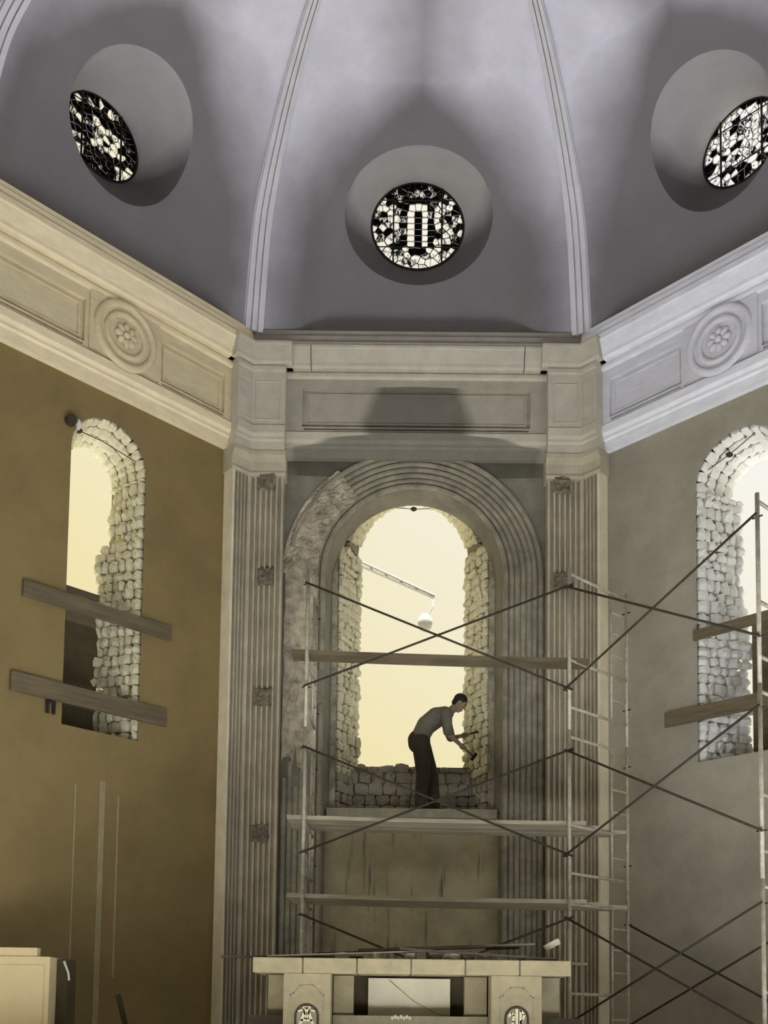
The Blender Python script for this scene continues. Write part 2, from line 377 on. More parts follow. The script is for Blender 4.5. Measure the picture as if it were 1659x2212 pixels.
def stone_arch(parent, fin, fout, n, nr, pool, nfun, a0=0, a1=pi, depth=.09):
    """ring of stones between inner arch point fin(a) and outer arch point fout(a)"""
    for i in range(n):
        aa = a0+(a1-a0)*(i+.5)/n; da = (a1-a0)/n
        p, q = fin(aa), fout(aa); tang = (fin(aa+da/2)-fin(aa-da/2)); wd = tang.length
        for r in range(nr):
            c = p+(q-p)*(r+.5)/nr; d = (q-p).normalized(); up = nfun(aa)
            ax = d; az = tang.normalized(); ay = ax.cross(az)
            if ay.dot(up) < 0: ay = -ay
            stone(parent, c, ax, ay, az, (q-p).length/nr*.97, depth*random.uniform(.7, 1.3), wd*.96, pool)

# ---- window_1 : the arched opening in the back wall
window_1 = thing('window_1', 'tall round-headed window opening in the back wall with rough stone jambs', 'window', (0, 14.5, 3.87), kind='structure')
Y0, Y1, Y2 = 14.1, 14.5, 15.05
LEDGE = 3.87
m = MB()                                   # recess: jamb and soffit from wall plane to inner plane
loop = [(RW, FZ)]+arc+[(-RW, FZ)]
R1 = [(x*.945, RZ+(z-RZ)*.98 if z > RZ else z) for x, z in loop]
n = len(loop)
m.add([(x, Y0, z) for x, z in loop]+[(x, Y1, z) for x, z in R1], [(i, i+1, n+i+1, n+i) for i in range(n-1)])
m.build('recess_jamb', M['wall_b'], window_1, smooth=False)
# inner plane with the narrower opening
HI, ZI, AI, AZ = 1.10, 7.88, .93, 7.72
inner = [(HI, LEDGE), (HI, ZI), (AI*.985, ZI)]+[(AI*cos(a), AZ+AI*sin(a)) for a in [math.asin((ZI-AZ)/AI)+(pi-2*math.asin((ZI-AZ)/AI))*i/24 for i in range(25)]]+[(-AI*.985, ZI), (-HI, ZI), (-HI, LEDGE)]
outer = [p for p in R1 if p[1] > LEDGE]; outer = [(outer[0][0], LEDGE)]+outer+[(outer[-1][0], LEDGE)]
m = MB(); m.poly([outer+inner[::-1]], lambda x, z: (x, Y1, z))
m.build('inner_face', M['rough'], window_1)
# splayed reveal (mortar bed behind the stones)
HO, AOZ, AO = .80, 7.92, .80
def spl(x, z):
    if z <= ZI+1e-4: return (math.copysign(HO, x), z)
    a = math.atan2(z-AZ, x); return (AO*cos(a), AOZ+AO*sin(a))
i2 = [spl(x, z) for x, z in inner]; n = len(inner)
m = MB(); m.add([(x*1.05, Y1, z+.04*(z > ZI)) for x, z in inner]+[(x*1.05, Y2+.05, z+.04*(z > ZI)) for x, z in i2], [(i, i+1, n+i+1, n+i) for i in range(n-1)])
m.build('mortar_bed', M['mortar'], window_1)
for sgn in (-1, 1):
    nr = Vector((-sgn*.55, -.30, 0)).normalized()
    stone_patch(window_1, lambda z: Vector((sgn*HI, Y1, 0)), lambda z: Vector((sgn*HO, Y2, 0)), 4.45, ZI, nr, 4, .125, SM)
    stone_patch(window_1, lambda z: Vector((sgn*HI, Y1, 0)), lambda z: Vector((sgn*HO, Y2, 0)), LEDGE, 4.45, nr, 4, .13, SM2)
fin = lambda a: Vector((AI*cos(a), Y1, AZ+AI*sin(a))); fout = lambda a: Vector((AO*cos(a), Y2, AOZ+AO*sin(a)))
stone_arch(window_1, fin, fout, 20, 3, SM, lambda a: Vector((-cos(a), -.3, -sin(a))), .17, pi-.17)
# broken breast wall under the opening, ragged top
m = MB(); m.box(-1.0, 1.0, 14.86, 15.1, LEDGE, 4.62); m.build('breast_core', M['mortar'], window_1)
z = LEDGE; rowi = 0
for h in (.17, .15, .18, .16, .14):
    x = -1.05
    while x < 1.04:
        wd = random.uniform(.13, .25); wd = min(wd, 1.06-x)
        if wd > .04:
            hh = h
            if rowi == 4: hh = h*random.uniform(.35, 1.1)
            stone(window_1, (x+wd/2, 14.86, z+hh/2), (1, 0, 0), (0, -1, 0), (0, 0, 1), wd*.97, .11*random.uniform(.8, 1.3), hh*.97, SM2)
            if rowi >= 3: stone(window_1, (x+wd/2, 15.03, z+hh/2), (1, 0, 0), (0, -1, 0), (0, 0, 1), wd*.97, .2, hh*random.uniform(.9, 1.2), SM2)
        x += wd
    z += h; rowi += 1
# ledge and streaked apron below
m = MB(); m.box(-1.2, 1.2, 14.2, 14.9, LEDGE-.13, LEDGE); m.build('ledge', M['ledge'], window_1)
m = MB(); m.poly([[(-1.24, FZ), (1.24, FZ), (1.24, LEDGE-.13), (-1.24, LEDGE-.13)]], lambda x, z: (x, 14.26, z)); m.build('apron', M['apron'], window_1)

# ---- side windows
def side_window(k, win, name, label, sgn, so_top, so_low, zsw, dep, pool, nc):
    """far jamb is on side sgn (+1: larger s)"""
    c, hw, z0, zs = win['c'], win['hw'], win['z0'], win['zs']
    O, t, nn, _, _ = BAY[k]
    base = W(k, c, z0); wn = thing(name, label, 'window', tuple(base), kind='structure')
    ho = hw-.12
    lp = arch_loop(c, hw, z0, zs); lo = [(c+(s-c)*ho/hw, z0+(z-z0)*1.0 if z <= zs else zs+(z-zs)*ho/hw) for s, z in lp]; n = len(lp)
    m = MB(); m.add([W(k, c+(s-c)*1.07, z+(.04 if z > zs else 0)) for s, z in lp]+[W(k, c+(s-c)*1.07, z+(.04 if z > zs else 0), -dep-.05) for s, z in lo], [(i, (i+1) % n, n+(i+1) % n, n+i) for i in range(n)])
    m.build('mortar_bed', M['mortar'], wn)
    def far1(z):
        v = so_top if z > zsw+.25 else so_low if z < zsw else so_low+(so_top-so_low)*(z-zsw)/.25
        return v+.03*sin(z*9)
    P0 = lambda z: W(k, c+sgn*(hw+.02), 0, -.03); P1 = lambda z: W(k, far1(z), 0, -dep)
    nr = (t*(-sgn)+nn*.3).normalized()
    stone_patch(wn, P0, P1, z0, zs, nr, nc, .135, pool, depth=.12)
    P0b = lambda z: W(k, c-sgn*(hw+.06), 0, -.06); P1b = lambda z: W(k, c-sgn*(ho+.03), 0, -dep)
    stone_patch(wn, P0b, P1b, z0, zs, (t*sgn+nn*.3).normalized(), 3, .2, pool)
    fi = lambda a: W(k, c+hw*cos(a), zs+hw*sin(a)); fo = lambda a: W(k, c+ho*cos(a), zs+ho*sin(a), -dep)
    stone_arch(wn, fi, fo, 14, 4, pool, lambda a: -t*cos(a)+Vector((0, 0, -sin(a))))
    return wn
window_2 = side_window(-1, LW, 'window_2', 'round-headed window opening in the left wall, half boarded, with a wide rubble jamb', 1, .70, .52, 7.0, .65, SM, 5)
window_3 = side_window(1, RWn, 'window_3', 'bright round-headed window opening in the right wall behind the scaffold', -1, -.46, -.36, 6.2, .70, SM3, 5)

# boards closing the lower part of the side windows
def wall_board(k, s0, s1, z0, z1, p0, p1, mt, name, label, cat='board', group=None, dz=0):
    m = MB(); vs = [W(k, s, z+(dz if s == s1 else 0), p) for z in (z0, z1) for s, p in ((s0, p0), (s1, p0), (s1, p1), (s0, p1))]
    m.add(vs, [(0,3,2,1),(4,5,6,7),(0,1,5,4),(1,2,6,5),(2,3,7,6),(3,0,4,7)])
    return tag(m.build(name, mt), label, cat, group)
wall_board(-1, -.16, .52, 6.0, 6.46, -.60, -.57, M['board_d'], 'panel_board', 'grey board across the left window just under the bright opening')
for i in range(4):
    wall_board(-1, -.16, .52, 4.48+i*.38, 4.48+i*.38+.377, -.60, -.57, M['darkbox'], 'panel_board', ['dark board at the very bottom of the left window', 'dark board behind the lower plank of the left window', 'dark board midway between both planks of the left window', 'dark board just below the upper plank of the left window'][i], group='dark boards closing the left window')
wall_board(-1, -.80, 1.25, 5.89, 6.08, .006, .05, M['board_d'], 'plank', 'upper plank nailed across the left window', 'plank', dz=0)
wall_board(-1, -.91, 1.21, 4.72, 4.95, .006, .05, M['board_d'], 'plank', 'lower plank nailed across the left window', 'plank')
wall_board(1, -.76, .60, 5.84, 5.97, .006, .05, M['board_d'], 'plank', 'upper plank nailed across the right window', 'plank')
wall_board(1, -1.18, .65, 4.78, 4.97, .006, .05, M['board_d'], 'plank', 'lower plank nailed across the right window', 'plank')
wall_board(1, -.30, .55, 4.30, 6.25, -.68, -.65, M['board_d'], 'panel_board', 'grey board closing the lower right window behind the scaffold')

# ------------------------------------------------------------------ entablature
def sweep(m, k, prof, sa=None, sb=None):
    """profile (inset,z) along bay k; None = mitre at the corner"""
    vs = []; n = len(prof)
    for side in (0, 1):
        for p, z in prof:
            e = ends(k, p)[side]; s = e if (sa, sb)[side] is None else (sa, sb)[side]
            vs.append(W(k, s, z, p))
    fs = [(i, i+1, n+i+1, n+i) for i in range(n-1)]+[tuple(range(n)), tuple(range(2*n-1, n-1, -1))]
    m.add(vs, fs); return m
ARCH = [(0, 8.86), (.08, 8.86), (.08, 9.00), (.11, 9.02), (.11, 9.06), (.145, 9.10), (.145, 9.21), (.12, 9.235), (0, 9.235)]
UP = [(0, 10.0), (.135, 10.0), (.155, 10.03), (.155, 10.08), (.13, 10.09), (.13, 10.115), (0, 10.115)]
COR = [(0, 10.115), (.20, 10.115), (.235, 10.135), (.24, 10.18), (.30, 10.34), (.315, 10.36), (.315, 10.395), (0, 10.395)]
CRN = [(0, 10.395), (.30, 10.395), (.305, 10.44), (.265, 10.50), (.262, 10.56), (.225, 10.60), (.225, 10.66), (0, 10.66)]
FP = .125                                  # frieze face
def frieze(k, panels, mt, parent):
    m = MB(); e0, e1 = ends(k, FP); z0, z1 = 9.235, 10.0
    loops = [[(e0, z0), (e1, z0), (e1, z1), (e0, z1)]]+[[(a, 9.30), (b, 9.30), (b, 9.86), (a, 9.86)] for a, b in panels]+[[(a+.02, 9.252), (b-.02, 9.252), (b-.02, 9.282), (a+.02, 9.282)] for a, b in panels]
    m.poly(loops, lambda s, z: W(k, s, z, FP))
    for a, b in panels:
        for (x0, x1, y0, y1, d) in ((a, b, 9.30, 9.86, .05), (a+.02, b-.02, 9.252, 9.282, .12)):
            q = [(x0, y0), (x1, y0), (x1, y1), (x0, y1)]
            m.add([W(k, s, z, FP) for s, z in q]+[W(k, s, z, FP-d) for s, z in q], [(i, (i+1) % 4, 4+(i+1) % 4, 4+i) for i in range(4)]+[(4, 5, 6, 7)])
            if d < .1:                     # fine raised border inside the panel
                for g0, g1, h in ((.05, .075, .018),):
                    o_ = [(x0+g0, y0+g0), (x1-g0, y0+g0), (x1-g0, y1-g0), (x0+g0, y1-g0)]; i_ = [(x0+g1, y0+g1), (x1-g1, y0+g1), (x1-g1, y1-g1), (x0+g1, y1-g1)]
                    vs = [W(k, s, z, FP-d) for s, z in o_]+[W(k, s, z, FP-d+h) for s, z in o_]+[W(k, s, z, FP-d+h) for s, z in i_]+[W(k, s, z, FP-d) for s, z in i_]
                    m.add(vs, [(r*4+i, r*4+(i+1) % 4, r*4+4+(i+1) % 4, r*4+4+i) for r in range(3) for i in range(4)])
    return m.build('frieze', mt, parent)
def entablature(k, name, mt, label, panels, joints, med=None):
    b = W(k, (BAY[k][3]+BAY[k][4])/2, 8.86); e = thing(name, label, 'entablature', tuple(b), kind='structure')
    sweep(MB(), k, ARCH).build('architrave', mt, e)
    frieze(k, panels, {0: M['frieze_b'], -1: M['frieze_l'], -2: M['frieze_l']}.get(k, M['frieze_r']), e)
    sweep(MB(), k, UP).build('bed_moulding', mt, e)
    js = [None]+joints+[None]
    for a, c in zip(js, js[1:]):
        sweep(MB(), k, COR, None if a is None else a+.006, None if c is None else c-.006).build('cornice_block', mt, e)
    sweep(MB(), k, CRN).build('crown_moulding', M['crown'] if k == 0 else mt, e)
    if med is not None:
        c, zc = med; O, t, nn, _, _ = BAY[k]
        mt = M['frieze_l'] if k < 0 else M['frieze_r']
        md = MB()                          # shaped block with rings and rosette
        hw = .50
        md.poly([[(c-hw, 9.24), (c+hw, 9.24), (c+hw, 10.0), (c-hw, 10.0)]], lambda s, z: W(k, s, z, FP+.035))
        for s in (c-hw, c+hw): md.add([W(k, s, 9.24, 0), W(k, s, 10.0, 0), W(k, s, 10.0, FP+.035), W(k, s, 9.24, FP+.035)], [(0, 1, 2, 3)])
        md = md.build('medallion_block', mt, e)
        def ring(R, rr, p):
            q = MB(); vs = []; fs = []; nu, nv = 40, 6
            for i in range(nu):
                a = 2*pi*i/nu
                for j in range(nv+1):
                    b_ = pi*j/nv; vs.append(W(k, c+(R+rr*cos(b_))*cos(a), zc+(R+rr*cos(b_))*sin(a), p+rr*sin(b_)))
            for i in range(nu):
                for j in range(nv): fs.append((i*(nv+1)+j, i*(nv+1)+j+1, ((i+1) % nu)*(nv+1)+j+1, ((i+1) % nu)*(nv+1)+j))
            return q.add(vs, fs)
        ring(.40, .05, FP+.035).build('outer_ring', mt, md, smooth=True); ring(.27, .04, FP+.035).build('inner_ring', mt, md, smooth=True)
        basis = Matrix((t, nn, Vector((0, 0, 1)))).transposed()
        for i in range(8):
            a = 2*pi*i/8; q = MB(); pc = W(k, c+.105*cos(a), zc+.105*sin(a), FP+.05)
            q.ball(pc, .065, .035, .045, 8, 6, basis @ Matrix.Rotation(-a, 3, 'Y')).build('petal', mt, md, smooth=True)
        MB().ball(W(k, c, zc, FP+.06), .05, .045, .05, 8, 6, basis).build('rosette_boss', mt, md, smooth=True)
    return e
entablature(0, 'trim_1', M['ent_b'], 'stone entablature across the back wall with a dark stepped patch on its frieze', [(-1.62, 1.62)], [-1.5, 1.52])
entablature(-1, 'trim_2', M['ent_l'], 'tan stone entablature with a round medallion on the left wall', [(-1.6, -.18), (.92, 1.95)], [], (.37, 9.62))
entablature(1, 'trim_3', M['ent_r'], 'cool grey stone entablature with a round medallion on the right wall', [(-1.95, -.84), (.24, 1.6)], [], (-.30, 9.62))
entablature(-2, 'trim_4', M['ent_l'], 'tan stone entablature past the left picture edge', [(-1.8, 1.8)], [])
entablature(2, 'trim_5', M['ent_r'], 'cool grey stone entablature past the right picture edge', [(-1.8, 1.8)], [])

# ------------------------------------------------------------------ folded corner pilasters
def fold_path(sgn, p, wf=.50, ws=.36):
    """plan points from the side-wall end to the back-wall end at inset p"""
    kb, ks = 0, sgn
    e = A-p*K
    a = W(ks, -sgn*(A-ws), 0, p); f = W(0, sgn*e, 0, p); b = W(0, sgn*(A-wf-.07), 0, p)
    return a, f, b
def pilaster(sgn, name, label):
    t = thing(name, label, 'pilaster', tuple(W(0, sgn*A, FZ)), kind='structure')
    p = .20
    a0, _, b0 = fold_path(sgn, 0); a, f, b = fold_path(sgn, p)
    pts = [a0, a]
    def flutes(P, Q, n, inw):
        d = (Q-P); L = d.length; d = d.normalized(); pit = L/n; o = []
        for i in range(n):
            c = P+d*pit*(i+.5); gw = .34*pit
            for q in range(7):
                th = pi*q/6; o.append(c-d*gw*cos(th)-inw*(.85*pit*sin(th)**.6))
        return o
    ns = BAY[sgn][2]; nb = BAY[0][2]
    pts += flutes(a+(f-a).normalized()*.03, f-(f-a).normalized()*.01, 4, ns)+[f]+flutes(f+(b-f).normalized()*.02, b-(b-f).normalized()*.02, 6, nb)+[b, b0]
    m = MB(); n = len(pts); zs = [FZ+.35, 8.52]
    m.add([(q.x, q.y, z) for z in zs for q in pts], [(i, i+1, n+i+1, n+i) for i in range(n-1)]+[tuple(range(n)), tuple(range(2*n-1, n-1, -1))])
    m.build('shaft', M['pil'], t)
    m = MB(); q = [a0-(f-a).normalized()*.006, a-(f-a).normalized()*.006+ns*.006, a+(f-a).normalized()*.028+ns*.006, a+(f-a).normalized()*.028]
    m.add([(v.x, v.y, z) for z in zs for v in q], [(i, (i+1) % 4, 4+(i+1) % 4, 4+i) for i in range(4)]+[(3, 2, 1, 0), (4, 5, 6, 7)])
    m.build('lit_edge_strip', M['strip'], t)
    def block(nm, prof, mt, wf=.50, ws=.36):
        m = MB(); vs = []; k = len(prof)
        for end in range(3):
            for pp, z in prof:
                q = fold_path(sgn, pp, wf, ws)[end]; vs.append((q.x, q.y, z))
        fs = [(e*k+i, e*k+i+1, (e+1)*k+i+1, (e+1)*k+i) for e in range(2) for i in range(k-1)]+[tuple(range(k)), tuple(range(3*k-1, 2*k-1, -1))]
        return m.add(vs, fs).build(nm, mt, t)
    block('base', [(0, FZ), (.29, FZ), (.29, FZ+.16), (.25, FZ+.2), (.27, FZ+.25), (.22, FZ+.35), (0, FZ+.35)], M['pil'], .56, .42)
    block('capital', [(0, 8.52), (.21, 8.52), (.23, 8.56), (.21, 8.60), (.22, 8.72), (.27, 8.80), (.27, 8.86), (0, 8.86)], M['pil'], .53, .39)
    me = M['block']
    block('entablature_block', [(0, 8.86), (.25, 8.86), (.25, 9.00), (.28, 9.02), (.28, 9.06), (.31, 9.10), (.31, 9.21), (.285, 9.235), (.285, 10.0), (.30, 10.03), (.30, 10.08), (.28, 10.115), (0, 10.115)], me, .51, .37)
    block('cornice_break', [(.1, 10.115), (.30, 10.115), (.335, 10.135), (.34, 10.18), (.38, 10.34), (.39, 10.36), (.39, 10.395), (.1, 10.395)], me, .60, .44)
    # sunk curved panel line on the block
    zt = 9.33
    for (P, Q, nn) in ((W(0, sgn*(A-.285*K-.05), 0, .285), W(0, sgn*(A-.50), 0, .285), nb), (W(sgn, -sgn*(A-.285*K-.04), 0, .285), W(sgn, -sgn*(A-.31), 0, .285), ns)):
        m = MB()
        for z in (9.30, 9.86):
            m.tube([Vector((P.x, P.y, z)), Vector((Q.x, Q.y, z))], .012, 6)
        m.tube([Vector((P.x, P.y, 9.30)), Vector((P.x, P.y, 9.86))], .012, 6); m.tube([Vector((Q.x, Q.y, 9.30)), Vector((Q.x, Q.y, 9.86))], .012, 6)
        m.build('panel_bead', me, t)
    # rough sockets where fittings were torn out
    xs = 2.06 if sgn > 0 else 2.085
    for z in ((8.44, 7.05) if sgn > 0 else (8.44, 7.07, 5.35, 3.44)):
        def fn(u, v):
            e = min(u, 1-u, v, 1-v); q = Vector((u*4, v*4, z*3+sgn))
            return (sgn*xs+(u-.5)*.24+.03*noise.noise(q), 13.90-.035*min(1, e*8)+.05*noise.noise(q*1.7)*min(1, e*4), z+(v-.5)*.25+.03*noise.noise(q+Vector((9, 0, 0))))
        MB().grid(fn, 9, 9).build('broken_socket', M['socket'], t)
    return t
pil_l = pilaster(-1, 'trim_6', 'fluted stone pilaster folded into the left back corner')
pil_r = pilaster(1, 'trim_7', 'fluted stone pilaster folded into the right back corner')

# ------------------------------------------------------------------ archivolt: concentric reeds round the recess
arch_t = thing('trim_8', 'worn reeded stone surround of the big arch in the back wall', 'archway', (0, 14.1, FZ), kind='structure')
def reed(r, wd, h, segs, name='reed'):
    m = MB()
    for seg in segs:
        vs = []; fs = []; ncs = 6
        for (x, z, dx, dz) in seg:
            for j in range(ncs):
                b = pi*j/(ncs-1); o = -wd/2*cos(b); vs.append((x+dx*o, Y0+.005-h*sin(b), z+dz*o))
        for i in range(len(seg)-1):
            for j in range(ncs-1): fs.append((i*ncs+j, i*ncs+j+1, (i+1)*ncs+j+1, (i+1)*ncs+j))
        fs += [tuple(range(ncs)), tuple(range((len(seg))*ncs-1, (len(seg)-1)*ncs-1, -1))]
        m.add(vs, fs)
    return m.build(name, M['reed'], arch_t)
nre = 7
for i in range(nre):
    r = RW+.045+i*.083
    wd, h = (.075, .035) if i not in (0, 6) else (.085, .06)
    amax = pi if i < 2 else (pi*.80 if i < 4 else pi*(.71 if i < 6 else .93))
    ra = [(r, z, 1, 0) for z in (FZ, 3.0, 5.0, RZ)]+[(r*cos(a), RZ+r*sin(a), cos(a), sin(a)) for a in [amax*j/44 for j in range(1, 45)]]
    if i < 2: segs = [ra+[(-r, z, -1, 0) for z in (6.9, 6.2, 5.8)], [(-r, z, -1, 0) for z in (5.3, 3.0, FZ)]]
    else: segs = [ra, [(-r, z, -1, 0) for z in (4.5-.12*((i*37) % 5), 2.5, FZ)]]
    reed(r, wd, h, segs)
# hacked-back plaster on the left of the arch
def rough_patch(u, v):
    a = pi*(.70+.30*v) if v < .999 else pi
    r = RW+.12+.50*u
    d = .02*noise.noise(Vector((u*6, v*22, 1)))+.03*noise.noise(Vector((u*14, v*50, 4)))+.012
    return (r*cos(a), Y0-.02-d, RZ+r*sin(a))
MB().grid(rough_patch, 16, 40).build('hacked_plaster', M['rough'], arch_t)
def rough_patch2(u, v):
    d = .02*noise.noise(Vector((u*6, v*22, 7)))+.03*noise.noise(Vector((u*14, v*60, 9)))+.012
    return (-(RW+.12+.46*u+.03*noise.noise(Vector((u*3, v*9, 2)))), Y0-.02-d*(1 if v < .98 else 0)+(.03 if v > .98 else 0), RZ-v*(2.75+.35*noise.noise(Vector((u*5, .3, .7)))+.2*noise.noise(Vector((u*13, .8, 2)))))
MB().grid(rough_patch2, 14, 60).build('hacked_plaster', M['rough'], arch_t)

# ------------------------------------------------------------------ dome
PR = [(6.14,10.64),(6.04,11.1),(5.88,11.7),(5.66,12.15),(5.25,12.52),(4.65,12.86),(4.0,13.08),(3.3,13.2),(1.8,13.35),(0.3,13.42)]
def catmull(pts, n):
    P = [Vector(p) for p in pts]; P = [2*P[0]-P[1]]+P+[2*P[-1]-P[-2]]; o = []
    for i in range(1, len(P)-2):
        a, b, c, d = P[i-1:i+3]
        for q in range(n):
            t = q/n; o.append(.5*((2*b)+(c-a)*t+(2*a-5*b+4*c-d)*t*t+(3*b-a-3*c+d)*t**3))
    return o+[P[-2]]
PF = catmull(PR, 8); TT = [0]
for p, q in zip(PF, PF[1:]): TT.append(TT[-1]+(q-p).length)
def prof(t):
    for i in range(len(TT)-1):
        if t <= TT[i+1] or i == len(TT)-2:
            f = (t-TT[i])/(TT[i+1]-TT[i]); v = PF[i].lerp(PF[i+1], f); return v.x, v.y
def sst(x): x = max(0, min(1, x)); return x*x*(3-2*x)
TP = 3.95
def lun(s, t):                              # shallow pointed lunette sunk into each dome panel
    h = max(0, min(1, t/TP)); wd = 1.62*math.sqrt(max(0, 1-h**2.2))
    return .34*sst((wd-abs(s))/.55+.3)*sst((TP-t)/.9)
RC = AP/cos(pi/8); CT = Vector((0, CY, 0))
def dome_pt(k, sc_, u, t, on=True):
    r, z = prof(t); lam = r/RC
    a = W(k, BAY[k][3], 0)-CT; b = W(k, BAY[k][4], 0)-CT
    q = CT+(a.lerp(b, u))*lam; s = (q-BAY[k][0]).dot(BAY[k][1])
    if on: q = q-BAY[k][2]*lun(s-sc_*lam, t)
    return Vector((q.x, q.y, z)), s
ceiling = thing('ceiling', 'grey plaster dome with pale ribs over the apse', 'ceiling', (0, CY, 10.64), kind='structure')
TM = TT[-1]
EAk = {0: 1.05, -1: .82, 1: .82, -2: .82, 2: .82}; EB, ET = .86, 1.74      # rim ellipse of each round window (across, along, centre)
def dome_panel(k, cx, name):
    EA = EAk[k]
    def u_of(s, t):
        r, z = prof(t); lam = r/RC
        a = (W(k, BAY[k][3], 0)-CT)*lam+CT-BAY[k][0]; b = (W(k, BAY[k][4], 0)-CT)*lam+CT-BAY[k][0]
        sa, sb = a.dot(BAY[k][1]), b.dot(BAY[k][1]); return (s-sa)/(sb-sa)
    NR = 56; rim = []
    for i in range(NR):
        th = 2*pi*i/NR; t = ET+EB*sin(th); s = cx+EA*cos(th); rim.append((u_of(s, t), t))
    hole = cx is not None
    pts = []; NU, NV = 40, 60
    for j in range(NV+1):
        for i in range(NU+1):
            u, t = i/NU, TM*(j/NV)**1.25
            s = dome_pt(k, cx, u, t, False)[1]
            if ((s-cx)/EA)**2+((t-ET)/EB)**2 < 1.12: continue
            pts.append((u, t))
    b = len(pts); allp = [Vector((u*4, t)) for u, t in pts+rim]
    edges = [(b+i, b+(i+1) % NR) for i in range(NR)]
    vo, eo, fo, *_ = delaunay_2d_cdt(allp, edges, [], 0, 1e-6)
    vs = [dome_pt(k, cx, v.x/4, v.y)[0] for v in vo]; fs = []
    for f in fo:
        c = sum((vo[i] for i in f), Vector((0, 0)))/len(f); s = dome_pt(k, cx, c.x/4, c.y, False)[1]
        if ((s-cx)/EA)**2+((c.y-ET)/EB)**2 < .985: continue
        fs.append(tuple(f))
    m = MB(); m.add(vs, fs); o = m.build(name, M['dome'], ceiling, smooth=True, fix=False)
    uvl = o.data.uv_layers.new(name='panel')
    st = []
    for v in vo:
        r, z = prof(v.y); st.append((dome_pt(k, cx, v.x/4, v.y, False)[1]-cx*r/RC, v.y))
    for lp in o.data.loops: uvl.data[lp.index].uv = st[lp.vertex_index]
    return [dome_pt(k, cx, u, t)[0] for u, t in rim]
OC = {0: 0.0, -1: .24, 1: -.24, -2: 0.0, 2: 0.0}
GZk = {0: 12.63}; GRk = {0: .675}; GPk = {0: -.26}              # glass centre height, radius, inset
RIM = {}
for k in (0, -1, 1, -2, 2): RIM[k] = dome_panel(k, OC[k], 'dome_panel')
# ribs along the corners
def rib(ang_v, name='rib'):
    """three stepped fillets following the dome edge; ang_v = corner plan vector from the centre"""
    d = Vector((ang_v.x, ang_v.y, 0)); Rn = d.length; d.normalize(); lat = Vector((-d.y, d.x, 0))
    rb = None
    for (o, hw, h) in ((0, .145, .06), (-.09, .035, .10), (.09, .035, .10), (0, .035, .10)):
        m = MB(); vs = []; fs = []; N = 60
        for j in range(N+1):
            t = TM*.97*j/N; r, z = prof(t); r2, z2 = prof(min(TM, t+.02)); tg = Vector((r2-r, z2-z)).normalized()
            inr = Vector((-tg.y, tg.x))      # toward the inside of the dome in the (r,z) plane
            if inr.x > 0: inr = -inr
            wf = max(.35, r/6.14)
            for (l, hh) in ((-hw, -.08), (-hw, h), (hw, h), (hw, -.08)):
                rr = (r*Rn/RC)+inr.x*hh; q = CT+d*rr+lat*(l+o)*wf; vs.append((q.x, q.y, z+inr.y*hh))
        for j in range(N):
            for i in range(4): fs.append((j*4+i, j*4+(i+1) % 4, j*4+4+(i+1) % 4, j*4+4+i))
        fs += [(0, 1, 2, 3), (N*4+3, N*4+2, N*4+1, N*4)]
        m.add(vs, fs)
        if rb is None: rb = m.build(name, M['rib'], ceiling)
        else: m.build('fillet', M['rib'], rb)
for v in (W(0, -A, 0)-CT, W(0, A, 0)-CT, W(-1, -FAR, 0)-CT, W(1, FAR, 0)-CT, W(-2, -2.1, 0)-CT, W(2, -2.1, 0)-CT): rib(v)

